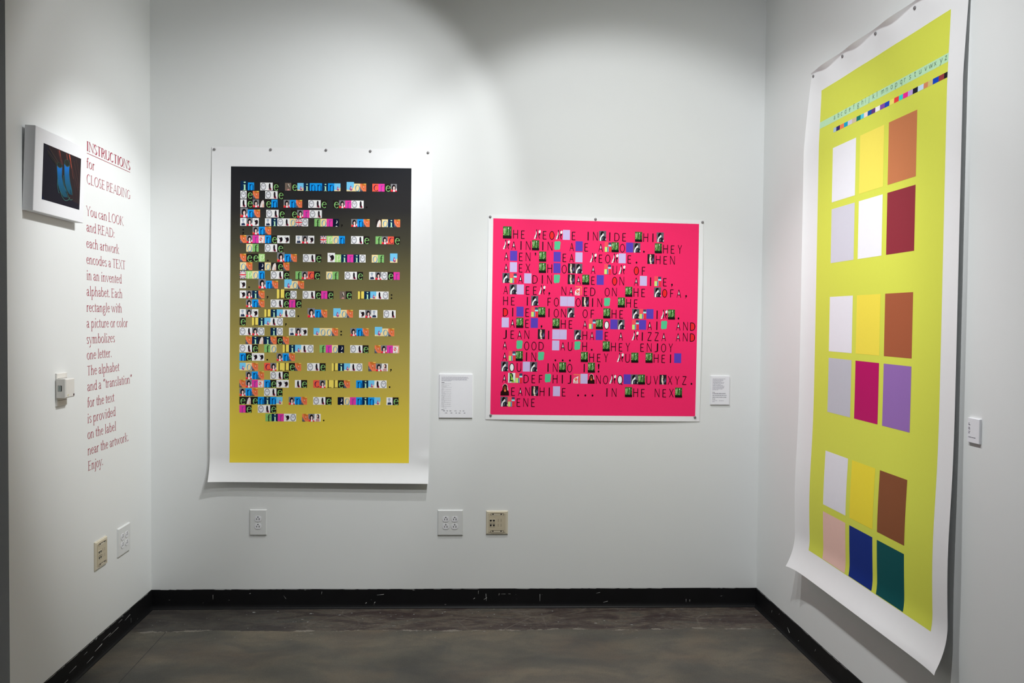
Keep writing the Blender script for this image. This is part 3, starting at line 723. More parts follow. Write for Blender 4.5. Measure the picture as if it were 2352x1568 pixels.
ART2 = {
 'T': ART2_T(), 'R': [(PURPLE, UNIT)], 'L': [(LILAC, UNIT)],
 'G': [(ink(84, 192, 142), [(.14, .12), (.3, .06), (.5, .12), (.72, .1), (.88, .2), (.9, .5), (.96, .8), (.88, .94), (.66, .96), (.4, .92), (.22, .96), (.08, .84), (.1, .5), (.06, .25)])],
 'P': [(ink(240, 238, 238), [(.02, .02), (.2, .04), (.36, .3), (.42, .62), (.4, .86), (.32, .8), (.28, .5), (.12, .26)]), (ink(18, 16, 26), [(.38, .02), (.46, .12), (.46, .96), (.36, .98), (.33, .86), (.4, .6), (.32, .3)]),
       (ink(236, 234, 234), [(.68, .62), (.66, .86), (.8, .94), (.98, .84), (.92, .62), (.8, .56)]), (ink(34, 22, 28), [(.68, .62), (.92, .58), (.86, .44), (.74, .3), (.86, .06), (.78, .04), (.64, .28), (.7, .44), (.52, .42), (.5, .36), (.66, .46)]), (ink(26, 20, 24), E(.72, .9, .06, .05, 8)), (ink(24, 20, 26), E(.2, .18, .05, .03, 6))],
 'S': [(ink(98, 94, 104), UNIT), (ink(36, 34, 44), [(.35, 0), (1, 0), (.95, .4), (.62, .5), (.35, .3)]), (ink(16, 14, 18), [(.18, .5), (.22, .8), (.4, .96), (.62, .92), (.7, .76), (.52, .6), (.4, .58)]), (ink(236, 234, 236), [(.44, .62), (.6, .78), (.68, .6), (.6, .48), (.42, .44), (.34, .3), (.3, 0), (.12, 0), (.14, .28), (.3, .5)]),
       (ink(120, 120, 134), LN(.48, .08, .56, .34, .08)), (ink(210, 210, 214), [(.9, .2), (1, .26), (1, .1), (.92, .05)])],
 'C': [(ink(255, 84, 92), [(.02, .52), (.52, .52), (.52, 1), (.02, 1)]), (ink(66, 70, 98), [(.56, .72), (.98, .72), (.98, .96), (.56, .96)]), (ink(150, 234, 250), [(.56, .56), (.98, .56), (.98, .72), (.56, .72)]),
       (ink(194, 226, 126), [(.04, 0), (.42, 0), (.42, .5), (.04, .5)]), (ink(40, 92, 150), [(.42, 0), (.53, 0), (.53, .5), (.42, .5)]), (ink(176, 170, 226), [(.53, 0), (.6, 0), (.6, .5), (.53, .5)]), (ink(226, 52, 62), [(.6, 0), (.96, 0), (.96, .5), (.6, .5)])],
 'W': [(ink(40, 34, 40), UNIT), (ink(70, 64, 86), [(.6, .1), (.95, .3), (.9, .7), (.66, .55)]), (ink(232, 214, 196), [(.36, .98), (.52, .9), (.54, .66), (.48, .5), (.6, .2), (.5, .14), (.34, .16), (.28, .4), (.3, .7)]), (ink(196, 128, 112), E(.42, .76, .07, .09, 8)), (ink(240, 214, 210), [(.36, .02), (.66, .02), (.56, .12), (.4, .12)]), (ink(130, 130, 190), LN(.74, .22, .84, .5, .05))],
 'K': [(ink(255, 62, 110), UNIT), (ink(250, 130, 84), [(.05, .96), (1, .92), (1, .84), (.1, .88)]), (ink(250, 130, 84), [(.86, .06), (.97, .06), (.99, .9), (.86, .86)]), (ink(248, 240, 232), [(.04, .44), (.3, .52), (.72, .76), (.64, .4), (.7, .02), (0, .04)]), (ink(244, 232, 220), [(.1, .54), (.68, .74), (.6, .5), (.2, .42)]), (ink(228, 66, 62), E(.38, .42, .2, .15, 10)), (ink(240, 200, 150), E(.36, .44, .08, .06, 8)), (ink(206, 60, 60), LN(.1, .14, .6, .18, .07))],
 'M': [(ink(232, 214, 208), [(.22, .1), (.24, .84), (.5, 1.02), (.78, .9), (.9, .5), (.8, .3)]), (ink(40, 18, 16), [(0, 0), (1, 0), (.98, .34), (.8, .46), (.76, .84), (.58, .96), (.4, .94), (.26, .78), (.2, .46), (.02, .32)]), (ink(120, 72, 44), E(.5, .62, .17, .17, 10)), (ink(226, 122, 70), E(.53, .42, .13, .10, 10)), (ink(24, 12, 12), E(.44, .66, .04, .03, 6)), (ink(24, 12, 12), E(.58, .66, .04, .03, 6))],
 'B': [(ink(206, 240, 222), UNIT), (ink(246, 244, 242), [(.7, 1), (1, 1), (.92, .5)]), (ink(28, 44, 26), [(.2, .98), (.5, 1), (.7, .8), (.66, .4), (.4, .2), (.2, .02), (.24, .5)]), (ink(150, 196, 74), [(.3, .74), (.46, .9), (.52, .62), (.62, .5), (.96, .04), (.5, .02), (.36, .34), (.44, .56)]), (ink(30, 36, 26), [(.36, .3), (.66, .26), (.7, .16), (.46, .14)]), (ink(130, 180, 70), E(.38, .82, .09, .1, 8))],
}
ROWS2 = [('THE PEOPLE INSIDE THIS', .0998), ('PAINTING ARE ACTORS. THEY', .1562), ("AREN'T REAL PEOPLE. WHEN", .2128), ('ALEX THROWS A CUP OF', .2705), ('SCALDING WATER ON ALICE,', .3262),
 ('ASLEEP, NAKED ON THE SOFA,', .3834), ('HE IS FOLLOWING THE', .4395), ('DIRECTIONS OF THE SCRIPT.', .4965), ('LATER, THE ACTORS CRAIG AND', .5530), ('JEAN WILL SHARE A PIZZA AND', .6099),
 ('A GOOD LAUGH. THEY ENJOY', .6663), ('ACTING ... THEY PUT THEIR', .7228), ('SOULS INTO IT!', .7774), ('ABCDEFGHIJKLMNOPQRSTUVWXYZ.', .8357), ('MEANWHILE ... IN THE NEXT', .9018), ('SCENE', .9577)]
GW = {'A': .60, 'D': .72, 'E': .50, 'F': .47, 'H': .67, 'I': .15, 'J': .48, 'N': .65, 'O': .72, 'Q': .76, 'U': .64, 'V': .62, 'X': .62, 'Y': .58, 'Z': .58}
# counters filled with red (r) or white (w): (row, column)
FILL = {(0, 6): 'r', (1, 1): 'w', (1, 9): 'r', (1, 13): 'w', (2, 0): 'w', (2, 9): 'r', (3, 0): 'w', (3, 12): 'w', (3, 18): 'r', (4, 2): 'w', (4, 10): 'w', (4, 15): 'r', (4, 18): 'w', (5, 9): 'w', (5, 22): 'r', (5, 24): 'w',
        (7, 0): 'r', (8, 1): 'w', (8, 11): 'w', (8, 14): 'w', (8, 20): 'w', (8, 24): 'w', (8, 26): 'r', (9, 2): 'w', (9, 12): 'w', (9, 16): 'w', (9, 22): 'w', (9, 24): 'w', (9, 26): 'r', (10, 0): 'w', (10, 8): 'w',
        (11, 0): 'w', (12, 1): 'w', (13, 0): 'w', (13, 16): 'w', (14, 2): 'w'}
RED2 = ink(255, 40, 48); WHT2 = ink(232, 232, 234)
CH_, CW_ = .0441, .0351
for ri, (txt, tb) in enumerate(ROWS2):
    big = ri in (0, 14)
    for ci, ch in enumerate(txt):
        sx = .0656 + CW_ * ci + (.0079 if big and ci > 0 else (.0030 if big else 0))
        k = 1.2 if (big and ci == 0) else 1.0
        if ch == ' ': continue
        if ch in '.,!\'':
            if ch in '.,': pl = [E(0, .12 if ch == '.' else .20, .20, .125, 12)] + ([[(.19, .17), (-.12, -.10), (-.18, -.06), (-.03, .14)]] if ch == ',' else [])
            elif ch == '!': pl = [E(0, .12, .20, .125, 12), [(-.19, .9), (-.1, 1.02), (.1, 1.02), (.19, .9), (.09, .38), (-.09, .38)]]
            else: pl = [[(-.16, .92), (-.06, 1.0), (.1, 1.0), (.18, .88), (.06, .64), (-.02, .62)]]
            for q in pl:
                pink.poly([(sx + x * CW_ * .62, tb - y * CH_) for x, y in q], K2, 2)
        elif ch in GW:
            g = GW[ch] * CW_
            hh = CH_ * (.93 if ch in 'AEFDO' else 1.0)
            fl = FILL.get((ri, ci))
            if fl:
                c = RED2 if fl == 'r' else WHT2
                if ch == 'A': q = [(-.17, .33), (.17, .33), (0, .82)]
                elif ch == 'D': q = [(-.34, .04), (.05, .05), (.34, .25), (.38, .5), (.34, .75), (.05, .95), (-.34, .96)]
                else: q = E(0, .5, .40, .46, 16)
                pink.poly([(sx + x * g, tb - y * hh) for x, y in q], c, 1)
            if ch == 'I':
                pink.poly([(sx - g / 2, tb), (sx + g / 2, tb), (sx + g / 2, tb - hh), (sx - g / 2, tb - hh)], K2, 2)
            else:
                for q in fit_glyph(ch, 'capital', sx - g / 2, sx + g / 2, 0, 1, 0, .69):
                    pink.poly([(x, tb - y * hh) for x, y in q], K2, 2)
        else:
            tw, th = CW_ * .985 * k, .0507 * k
            x0 = sx - tw / 2
            for li, (m_, q) in enumerate(ART2[ch]):
                pink.poly([(x0 + x * tw, tb - y * th) for x, y in q], m_, 1 + min(li, 12))
pink.done()

# ------------------------------------------------------------------ green poster on the right wall
GU0, GU1, GZ1, GZ0 = .562, 1.664, 2.648, .395
PIN_U = [.5816, .8443, 1.1027, 1.3622, 1.6200]
def S_green(u, z):
    d = GZ1 - z
    top = clamp(d / .35)
    v = .004 + .010 * top
    v += (.024 * exp(-(u - GU0) / .045) + .010 * exp(-(GU1 - u) / .05)) * top ** .7
    ph = 0.0
    for a, c in zip(PIN_U, PIN_U[1:]):
        if a <= u <= c: ph = (u - a) / (c - a)
    sc2 = sin(pi * ph) ** 2
    zb = .011 + .018 * sc2
    if d < zb: v += .80 * (zb - d)
    v += .006 * sc2 * exp(-((d - .05) / .05) ** 2)
    v += .012 * exp(-((z - .74) / .26) ** 2)
    v += .046 * clamp((.555 - z) / .16) ** 2.0
    return v
green = Poster('poster', 'very tall lime green poster with rows of coloured rectangles and an alphabet strip', 'R',
               [(GU0, GZ1), (GU1, GZ1), (GU1, GZ0 - .006), (GU0, GZ0)],
               [(.666, 2.537), (1.571, 2.537), (1.571, .493), (.666, .498)], S_green, 1.113, 0)
def drop_green(u, z):
    d = GZ1 - z
    ph = 0.0
    for a, c in zip(PIN_U, PIN_U[1:]):
        if a <= u <= c: ph = (u - a) / (c - a)
    zb = .011 + .018 * sin(pi * ph) ** 2
    return .42 * max(0.0, zb - d)
green.drop = drop_green
ts = [j * .0011 for j in range(28)] + [.031 + .039 * j / 10 for j in range(10)] + [.07 + .80 * j / 44 for j in range(44)] + [.87 + .13 * j / 22 for j in range(23)]
green.sheet([i / 110 for i in range(111)], ts, M_PAPER)
green.grid(0, 1, 0, 1, mat('lime_ink', (.71, .76, .092), .55, .12, .012), 0, 46, 96)
def gs(u): return (u - .666) / .905
def gt(z): return (2.537 - z) / 2.041
def grect(u0, u1, z1, z0, m_, layer=2):
    green.grid(gs(u0), gs(u1), gt(z1), gt(z0), m_, layer, max(1, int((u1 - u0) / .02)), max(1, int((z1 - z0) / .02)))
grect(.666, 1.571, 2.397, 2.3685, ink(176, 216, 176, 222), 1)
GCOLS = [(.793, .987), (1.019, 1.194), (1.226, 1.405)]
GROWS = [(2.257, 2.027), (1.998, 1.769), (1.625, 1.393), (1.365, 1.133), (.966, .734), (.704, .4985)]
GW_ = (222, 222, 228, 222); GY_ = (250, 215, 90, 222); GB_ = (188, 116, 76, 222)
GCOL = [[GW_, GY_, GB_], [(198, 197, 208, 222), (228, 228, 234, 224), (134, 48, 58, 222)], [(222, 221, 228, 222), (236, 207, 74, 216), (154, 86, 58, 218)],
        [(176, 177, 186, 212), (166, 20, 90, 210), (132, 98, 160, 208)], [(194, 194, 200, 198), (202, 186, 52, 196), (112, 68, 44, 194)], [(188, 156, 146, 188), (14, 36, 98, 180), (0, 62, 64, 178)]]
for (z1, z0), row in zip(GROWS, GCOL):
    for (u0, u1), c in zip(GCOLS, row):
        grect(u0, u1, z1, z0, ink(*c))
SW_U = [.793, .818, .849, .883, .915, .950, .985, 1.017, 1.043, 1.071, 1.100, 1.127, 1.160, 1.193, 1.225, 1.256, 1.287, 1.313, 1.344, 1.374, 1.404, 1.438, 1.463, 1.490, 1.523, 1.553, 1.571]
SW_C = [(160, 186, 206), (46, 28, 96), (246, 118, 78), (0, 152, 190), (196, 194, 210), (196, 180, 152), (0, 112, 104), (78, 192, 212), (232, 212, 202), (24, 78, 156), (92, 52, 120), (240, 240, 244), (124, 70, 160), (30, 64, 176),
        (252, 222, 106), (250, 58, 62), (52, 206, 196), (246, 40, 142), (184, 160, 212), (28, 26, 42), (188, 214, 240), (204, 130, 92), (204, 184, 116), (6, 64, 180), (142, 58, 62), (24, 24, 30)]
for i, c in enumerate(SW_C):
    zz = 2.341 - .007 * (SW_U[i] - .793)
    grect(SW_U[i], SW_U[i + 1], zz, zz - .0185, ink(*c, 222), 2)
LT_U = [.798, .832, .859, .892, .926, .958, .994, 1.027, 1.050, 1.076, 1.109, 1.134, 1.175, 1.203, 1.235, 1.265, 1.297, 1.320, 1.353, 1.383, 1.414, 1.446, 1.475, 1.499, 1.532, 1.558]
INK_G = ink(62, 84, 66, 222)
for ch, u in zip('abcdefghijklmnopqrstuvwxyz', LT_U):
    adv = GL[ch][0]
    for q in glyph_polys(ch, 'light'):
        green.poly([(gs(u + (x - adv / 2) * .030), gt(2.3775 + z * .029)) for x, z in q], INK_G, 3)
green.done()

# ------------------------------------------------------------------ round push pins
pin_mb = MB()
prof = [(.0, -.0052), (.0030, -.0050), (.0054, -.0042), (.0066, -.0030), (.0067, -.0012), (.0055, -.0004), (.0030, 0.0)]
NS = 20
vs = []
for r_, y in prof:
    vs += [(r_ * cos(2 * pi * i / NS), y, r_ * sin(2 * pi * i / NS)) for i in range(NS)]
fs = []
for j in range(len(prof) - 1):
    for i in range(NS):
        fs.append((j * NS + i, j * NS + (i + 1) % NS, (j + 1) * NS + (i + 1) % NS, (j + 1) * NS + i))
fs.append(tuple(range((len(prof) - 1) * NS, len(prof) * NS)))
pin_mb.faces(vs, fs, M_PIN)
pin_mb.smooth = True
pin0 = None
def pin(w, u, z, S, label, group):
    global pin0
    if pin0 is None:
        o = pin_mb.build('push_pin'); pin0 = o
    else:
        o = pin0.copy(); COL.objects.link(o)
    o.location = wall_loc(w, u, z, S(u, z) + .0006)
    o.rotation_euler = (0, 0, wall_rot(w))
    tag(o, label, 'pin', group)
for (u, z), t in zip([(-1.3817, 2.3731), (-1.0966, 2.3769), (-.8145, 2.3796), (-.5877, 2.3780), (-.2916, 2.3754)],
                     ['in the top left corner of', 'second from the left along the top of', 'in the middle of the top edge of', 'fourth from the left along the top of', 'in the top right corner of']):
    pin('B', u, z, S_night, 'grey round pin ' + t + ' the black-to-yellow poster', 'pins holding the black-to-yellow poster')
for (u, z), t in zip([(.0326, 2.0500), (.5822, 2.0454), (1.1467, 2.0375), (.0438, 1.0164), (1.1224, 1.0114)],
                     ['in the top left corner of', 'in the middle of the top edge of', 'in the top right corner of', 'in the bottom left corner of', 'in the bottom right corner of']):
    pin('B', u, z, S_pink, 'grey round pin ' + t + ' the hot pink poster', 'pins holding the pink poster')
for (u, z), t in zip([(.5816, 2.6255), (.8443, 2.6273), (1.1027, 2.6274), (1.3622, 2.6230)],
                     ['in the top corner nearest the room corner of', 'second from the room corner along the top of', 'third from the room corner along the top of', 'highest in view along the top of']):
    pin('R', u, z, S_green, 'grey round pin ' + t + ' the lime green poster', 'pins holding the green poster')

# ------------------------------------------------------------------ label cards
GENESIS = [t.strip() for t, _ in ROWS1]
def bars(m, x0, x1, z, h, rnd, mt, y=-.00775):
    """A line of print too fine to read: short word-length strokes."""
    x = x0
    while x < x1 - h:
        w_ = min(rnd.uniform(1.2, 6.0) * h, x1 - x)
        m.face([(x, y, z), (x + w_, y, z), (x + w_, y, z + h), (x, y, z + h)], mt)
        x += w_ + h * .7
def card(w, u, z, wd, ht, label, draw, th=.0075):
    t = thing('label_card', label, 'label', wall_loc(w, u, z), wall_rot(w), 'label cards beside the posters')
    m = MB(); m.soft_box(-wd / 2, wd / 2, -th, -.0002, 0, ht, M_CARD, .0006); m.build('board', t)
    m = MB(); draw(m, random.Random(int(wd * 1e4))); m.build('printed_text', t)
    return t
CT = ink(158, 155, 168, 222); CTD = ink(78, 74, 86, 222)
def draw_card_a(m, rnd):
    W_, H_2 = .1735, .2275
    X0 = -W_ / 2 + .0125
    zt = H_2 - .0165
    ends = [.137, .142, .131, .133, .052]
    for i, e in enumerate(ends):
        bars(m, X0, X0 + e, zt - i * .0049, .0022, rnd, CT)
    bars(m, X0, X0 + .0155, zt - .0285, .0026, rnd, CTD)
    for i, s in enumerate(GENESIS):
        zz = zt - .0345 - i * .00488
        x0 = X0 + (.008 if i == 26 else 0)
        for q in text_polys(s, x0, x0 + len(s) * .00196, zz, .0040, 'text'):
            m.face([(x, -.00775, z) for x, z in q], CTD)
    zz = zt - .0345 - 27 * .00488 - .0045
    bars(m, X0, X0 + .015, zz, .0026, rnd, CTD)
    for dz in (-.006, -.0165):
        x = X0
        while x < X0 + .135:
            w_ = rnd.choice([.0018, .0018, .002, .0085, .0095, .012])
            bars(m, x, x + w_, zz + dz, .0024, rnd, CTD)
            x += w_ + .0075
def draw_card_b(m, rnd):
    W_, H_2 = .101, .1515
    X0 = -W_ / 2 + .0105
    zt = H_2 - .0165
    for i, e in enumerate([.069, .056, .058, .048, .062, .058, .044, .056, .062, .062, .06, .056, .029]):
        bars(m, X0, X0 + e, zt - i * .0048, .0021, rnd, CT)
    bars(m, X0, X0 + .014, zt - .071, .0025, rnd, CTD)
    for i, e in enumerate([.07, .075, .074, .014]):
        bars(m, X0, X0 + e, zt - .077 - i * .0098, .0024, rnd, CTD)
    bars(m, X0, X0 + .026, zt - .115, .0022, rnd, CT); bars(m, X0 + .035, X0 + .06, zt - .115, .0022, rnd, CT)
    bars(m, X0, X0 + .014, zt - .121, .0022, rnd, CT)
def draw_card_c(m, rnd):
    X0 = -.0275 + .005
    for zz in (.058, .0535, .045, .0405, .033, .028):
        bars(m, X0, X0 + .0085 + rnd.uniform(-.002, .001), zz, .0022, rnd, CTD)
    bars(m, X0, X0 + .034, .0155, .0020, rnd, CTD)
card('B', -.139, 1.0027, .1735, .2275, 'largest white label card, right of the black-to-yellow poster, with a long column of print', draw_card_a)
card('B', 1.2535, 1.0788, .101, .1515, 'white label card right of the pink poster with a block of small print', draw_card_b)
card('R', 1.7305, 1.1460, .0555, .0760, 'smallest white label card, on the right wall beyond the lime green poster', draw_card_c)

# ------------------------------------------------------------------ power outlets
def receptacle(parent, cx, cz):
    m = MB()
    pts = []
    for i in range(28):
        a = 2 * pi * i / 28
        pts.append((cx + .0172 * cos(a), cz + max(-.0142, min(.0142, .0172 * sin(a)))))
    m.prism(pts, -.0096, -.0070, M_RECEPT)
    y = -.0098
    for dx, h in ((-.0064, .0040), (.0064, .0048)):
        m.face([(cx + dx - .0016, y, cz - .001 - h), (cx + dx + .0016, y, cz - .001 - h), (cx + dx + .0016, y, cz - .001 + h), (cx + dx - .0016, y, cz - .001 + h)], M_SLOT)
    m.face([(cx + .0030 * cos(pi * k / 6), y, cz + .0096 + .0030 * sin(pi * k / 6)) for k in range(12)], M_SLOT)
    m.build('receptacle', parent)
def outlet(w, u, z, gangs, label):
    wd, ht = (.0890, .1345) if gangs == 1 else (.1345, .1345)
    t = thing('power_outlet', label, 'outlet', wall_loc(w, u, z), wall_rot(w), 'power outlets on the walls')
    m = MB(); m.box(-wd / 2, wd / 2, -.0078, 0, 0, ht, M_PLATE, .0040); m.build('plate', t)
    for gx in ([0] if gangs == 1 else [-.0233, .0233]):
        for dz in (.0195, -.0195):
            receptacle(t, gx, ht / 2 + dz)
        m = MB()
        m.prism([(gx + .0026 * cos(2 * pi * k / 10), ht / 2 + .0026 * sin(2 * pi * k / 10)) for k in range(10)], -.0088, -.0070, M_PLATE)
        m.face([(gx - .0005, -.0089, ht / 2 - .0022), (gx + .0005, -.0089, ht / 2 - .0022), (gx + .0005, -.0089, ht / 2 + .0022), (gx - .0005, -.0089, ht / 2 + .0022)], M_SLOT)
        m.build('screw', t)
    return t
outlet('B', -1.1580, .3855, 1, 'narrow white power outlet with two sockets below the black-to-yellow poster')
o2 = outlet('B', -.1628, .3840, 2, 'square white outlet with four sockets on the back wall below the largest label card')
copy_thing(o2, wall_loc('L', -.3362, .3895), wall_rot('L'), 'square white outlet with four sockets on the left wall near the room corner')

# ------------------------------------------------------------------ data jack plates
def data_plate(w, u, z, label, group):
    t = thing('data_jack_plate', label, 'jack plate', wall_loc(w, u, z), wall_rot(w), group)
    wd, ht = .1145, .1235
    m = MB(); m.soft_box(-wd / 2, wd / 2, -.0085, 0, 0, ht, M_BEIGE_L, .004); m.build('frame', t)
    m = MB()
    top = [(-.045 + .090 * i / 10, ht - .0115 + .0035 * sin(pi * i / 10)) for i in range(11)]
    m.prism([(-.045, .012)] + [(.045, .012)] + list(reversed(top)), -.0105, -.0080, M_BEIGE)
    for gx in (.0062, .0215):                                     # blanked ports
        for cz in (ht / 2 - .0125, ht / 2 + .0125):
            m.box(gx - .0006, gx + .0006, -.0107, -.0100, cz - .0075, cz + .0075, M_SLOT)
    m.build('face_plate', t)
    for zc in (ht - .0185, .0155):                                # label windows
        m = MB()
        m.box(-.030, .032, -.0112, -.0100, zc - .0042, zc + .0042, M_BEIGE_L)
        m.box(-.031, .033, -.0114, -.0100, zc + .0042, zc + .0058, M_SLOT)
        m.box(-.0325, -.031, -.0114, -.0100, zc - .0042, zc + .0058, M_SLOT)
        m.box(.033, .0345, -.0114, -.0100, zc - .0042, zc + .0058, M_SLOT)
        for sx in (-.0215, .0215):
            m.face([(sx + .0040 * cos(2 * pi * k / 10), -.0117, zc + .0020 + .0026 * sin(2 * pi * k / 10)) for k in range(10)], M_SLOT)
        m.build('label_window', t)
    for cz in (ht / 2 - .0125, ht / 2 + .0125):
        for cx in (-.0325, -.0165):
            m = MB()
            m.box(cx - .0070, cx + .0070, -.0122, -.0100, cz - .0075, cz + .0070, M_BEIGE_L, .001)
            q = [(-.0056, .0045), (.0056, .0045), (.0056, .0002), (.0032, -.0022), (.0022, -.0052), (-.0022, -.0052), (-.0032, -.0022), (-.0056, .0002)]
            m.face([(cx + x, -.0125, cz + z_) for x, z_ in q], M_SLOT)
            if cz < ht / 2:
                m.face([(cx - .0066, -.0124, cz + .0078), (cx + .0066, -.0124, cz + .0078), (cx + .0066, -.0124, cz + .0100), (cx - .0066, -.0124, cz + .0100)], M_SLOT)
            m.build('jack', t)
    return t
GJ = 'beige data jack plates'
dj = data_plate('B', .0820, .3902, 'beige data jack plate on the back wall below the pink poster', GJ)
copy_thing(dj, wall_loc('L', -.5735, .4010), wall_rot('L'), 'beige data jack plate on the left wall beside a white outlet', GJ)

# ------------------------------------------------------------------ thermostat
t = thing('thermostat', 'boxy off-white thermostat on the left wall beside the crimson lettering', 'thermostat', wall_loc('L', -.9075, 1.156), wall_rot('L'))
m = MB(); m.soft_box(-.0405, .0405, -.0070, 0, 0, .130, M_THERMO, .002)
m.box(-.036, .036, -.0078, -.0066, .1085, .1095, M_SLOT); m.box(-.036, .036, -.0078, -.0066, .0215, .0225, M_SLOT)
m.build('back_plate', t)
m = MB(); m.soft_box(-.0440, .0280, -.0420, -.0066, .0335, .1085, M_THERMO, .0035)
m.build('body', t)
m = MB()
xs = -.04415
m.face([(xs, -.0120, .0600), (xs, -.0270, .0600), (xs, -.0270, .0830), (xs, -.0120, .0830)], M_SLOT)
m.face([(xs - .0002, -.0130, .0612), (xs - .0002, -.0235, .0612), (xs - .0002, -.0235, .0818), (xs - .0002, -.0130, .0818)], M_LCD)
for zz in (.066, .072, .0775):
    m.face([(xs - .0004, -.0165, zz - .0012), (xs - .0004, -.0200, zz - .0012), (xs - .0004, -.0200, zz + .0012), (xs - .0004, -.0165, zz + .0012)], M_SLOT)
m.build('display', t)
m = MB(); m.box(.0145, .0245, -.0425, -.0418, .0385, .0465, ink(88, 76, 78, 222)); m.build('badge', t)
m = MB(); m.prism([(-.026 + .004 * cos(2 * pi * k / 12), .044 + .004 * sin(2 * pi * k / 12)) for k in range(12)], -.0426, -.0418, ink(196, 190, 160, 222)); m.build('button', t)

# ------------------------------------------------------------------ small canvas with the photograph of blue boots
CW, CHT = .3775, .3075
pic = thing('canvas_picture', 'small white canvas with a dark picture of two blue boots', 'picture', wall_loc('L', -.984, 1.8965), wall_rot('L'))
pic.rotation_euler = (radians(2.2), 0, wall_rot('L'))
m = MB(); m.soft_box(-CW / 2, CW / 2, -.0385, -.0005, 0, CHT, M_CANVAS, .0015); m.build('canvas_panel', pic)
m = MB()
IX0, IX1, IZ0, IZ1 = -.133, .152, .0495, .2565
def ip(pts, c, lay):
    mt = c if not isinstance(c, tuple) else ink(*c, 232)
    m.face([(IX0 + x * (IX1 - IX0), -.0387 - lay * .00015, IZ0 + y * (IZ1 - IZ0)) for x, y in pts], mt)
ip(UNIT, (30, 28, 38), 0)
ip([(.45, .2), (1, .1), (1, 1), (.1, 1), (.28, .8)], (44, 34, 36), 1)
rr = random.Random(3)
for x0, y0, x1, y1, c, w_ in [(.37, .99, .49, .74, (74, 46, 44), .05), (.40, .985, .435, .87, (178, 84, 68), .022), (.425, .90, .46, .80, (104, 60, 56), .022), (.665, .985, .72, .84, (188, 88, 68), .026), (.70, .88, .745, .74, (150, 72, 58), .02), (.74, .76, .80, .56, (92, 54, 48), .016), (.59, .985, .63, .85, (104, 56, 50), .03),
                              (.80, .9, .97, .42, (74, 50, 46), .012), (.86, .95, .99, .6, (66, 46, 44), .014), (.70, .9, .95, .36, (70, 48, 46), .012), (.1, .9, .4, .7, (62, 52, 46), .012), (.14, .96, .38, .76, (70, 58, 50), .01), (.80, .6, .9, .25, (58, 42, 42), .012)]:
    ip(LN(x0, y0, x1, y1, w_, .73), c, 2)
def boot(Lp, Rp, dx):
    """Boot drawn in thin bands that shade from bright blue shaft to teal foot."""
    stops = [(22, 106, 200), (22, 98, 170), (24, 90, 142), (28, 86, 120), (30, 80, 102), (28, 70, 86)]
    n = 18
    def at(P, t):
        t *= len(P) - 1; k = min(int(t), len(P) - 2); f = t - k
        return (P[k][0] * (1 - f) + P[k + 1][0] * f, P[k][1] * (1 - f) + P[k + 1][1] * f)
    def wide(p, q, e):
        return (p[0] - e, p[1]), (q[0] + e, q[1])
    for lay, e in ((3, .012), (4, 0.0)):
        for k in range(n):
            a, b2 = at(Lp, k / n), at(Rp, k / n); c, d = at(Lp, (k + 1) / n), at(Rp, (k + 1) / n)
            a, b2 = wide(a, b2, e); c, d = wide(c, d, e)
            t = (k + .5) / n * (len(stops) - 1); q = int(t); f = t - q
            col = tuple(int(stops[q][z] * (1 - f) + stops[min(q + 1, 5)][z] * f) for z in range(3)) if lay == 4 else (44, 74, 72)
            ip([a, b2, d, c], col, lay)
boot([(.54, .77), (.548, .66), (.555, .56), (.575, .42), (.63, .31), (.70, .245)], [(.675, .78), (.67, .68), (.675, .60), (.71, .46), (.765, .335), (.775, .24)], 0)
boot([(.35, .69), (.36, .60), (.37, .52), (.385, .37), (.45, .24), (.55, .155)], [(.48, .70), (.478, .61), (.48, .52), (.53, .38), (.62, .29), (.65, .17)], 0)
ip(E(.412, .715, .070, .052, 16), (60, 84, 72), 5); ip(E(.412, .72, .060, .044, 16), (36, 40, 36), 6)
ip(E(.608, .805, .074, .070, 16), (60, 86, 74), 5); ip(E(.608, .81, .064, .060, 16), (38, 43, 37), 6)
def trace(P, c, w_):
    for a, b_ in zip(P, P[1:]): ip(LN(*a, *b_, w_, .73), c, 6)
trace(crv((.46, .24), (.50, .16), (.56, .11), (.62, .105), (.69, .14), (.715, .19)), (66, 108, 100), .008)
trace(crv((.64, .25), (.68, .18), (.73, .14), (.79, .16)), (66, 108, 100), .008)
trace(crv((.378, .45), (.372, .34), (.41, .215), (.43, .21)), (60, 104, 104), .010)
trace(crv((.53, .56), (.53, .46), (.56, .36), (.60, .30)), (56, 100, 104), .010)
trace(crv((.10, .86), (.2, .78), (.33, .71)), (50, 52, 40), .010)
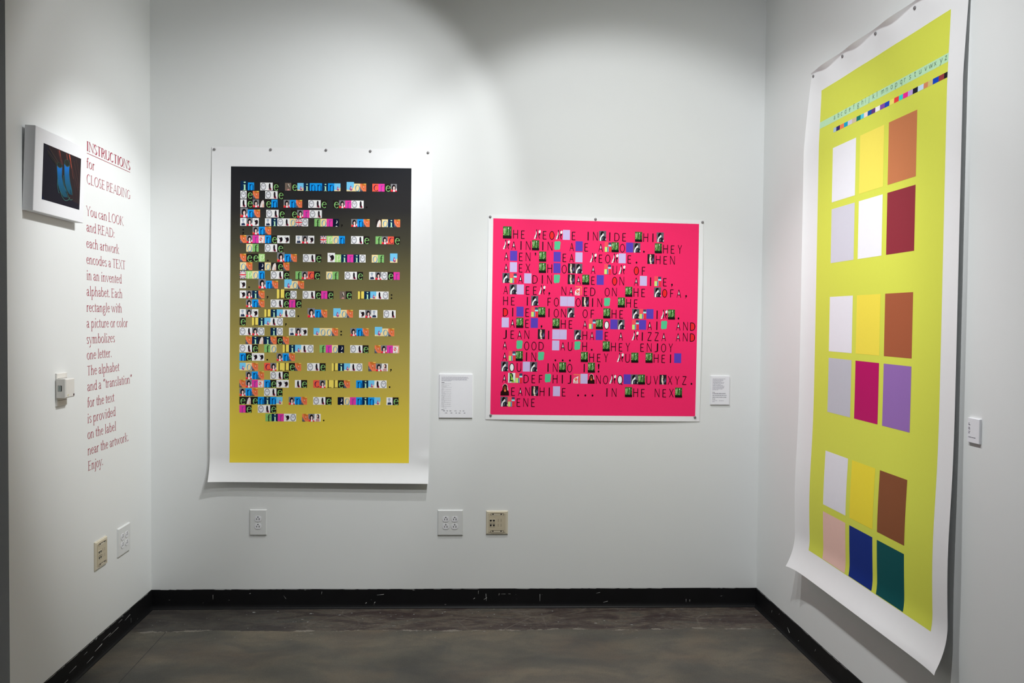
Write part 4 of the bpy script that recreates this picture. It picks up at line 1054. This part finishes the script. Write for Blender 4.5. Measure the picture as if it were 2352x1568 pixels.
trace([(.60, .27), (.66, .21)], (20, 36, 48), .012); trace([(.72, .33), (.75, .25)], (20, 36, 48), .010)
ip([(0, .0), (.06, .0), (.0, .08)], (28, 34, 60), 6)
m.build('printed_picture', pic)

# ------------------------------------------------------------------ crimson lettering on the left wall
LINES = [('for', -.6801, 2.1447), ('CLOSE READING', -.6788, 2.0775), ('You can LOOK', -.6820, 1.9420), ('and READ:', -.6827, 1.8745), ('each artwork', -.6834, 1.8055), ('encodes a TEXT', -.6841, 1.7370), ('in an invented', -.6828, 1.6687),
 ('alphabet. Each', -.6835, 1.6005), ('rectangle with', -.6841, 1.5326), ('a picture or color', -.6848, 1.4643), ('symbolizes', -.6855, 1.3960), ('one letter.', -.6842, 1.3283), ('The alphabet', -.6829, 1.2600), ('and a \u201ctranslation\u201d', -.6817, 1.1927),
 ('for the text', -.6823, 1.1230), ('is provided', -.6811, 1.0550), ('on the label', -.6817, .9867), ('near the artwork.', -.6804, .9175), ('Enjoy.', -.6772, .8500)]
ENDS = [-.609, -.2435, -.3218, -.4173, -.3698, -.3019, -.3430, -.3364, -.3417, -.2775, -.4169, -.4512, -.3721, -.2300, -.4260, -.4130, -.4090, -.2720, -.5403]
EM = .0585
LX = -.462
let = thing('vinyl_lettering', 'crimson serif lettering of reading instructions on the left wall', 'lettering', wall_loc('L', LX, 0), wall_rot('L'))
m = MB()
for q in text_polys('INSTRUCTIONS', -.6774, -.2435, 2.2165, EM, 'bold'):
    m.face([(x - LX, -.0004, z) for x, z in q], M_CRIMSON)
h = m.build('heading', let); h['label'] = 'bold crimson heading'
m = MB(); m.face([(-.6774 - LX, -.0004, 2.2050), (-.2435 - LX, -.0004, 2.2050), (-.2435 - LX, -.0004, 2.2074), (-.6774 - LX, -.0004, 2.2074)], M_CRIMSON)
m.build('underline', let)
for (s, x0, z), x1 in zip(LINES, ENDS):
    m = MB()
    for q in text_polys(s, x0, x1, z, EM, 'text'):
        m.face([(x - LX, -.0004, zz) for x, zz in q], M_CRIMSON)
    m.build('text_line', let)
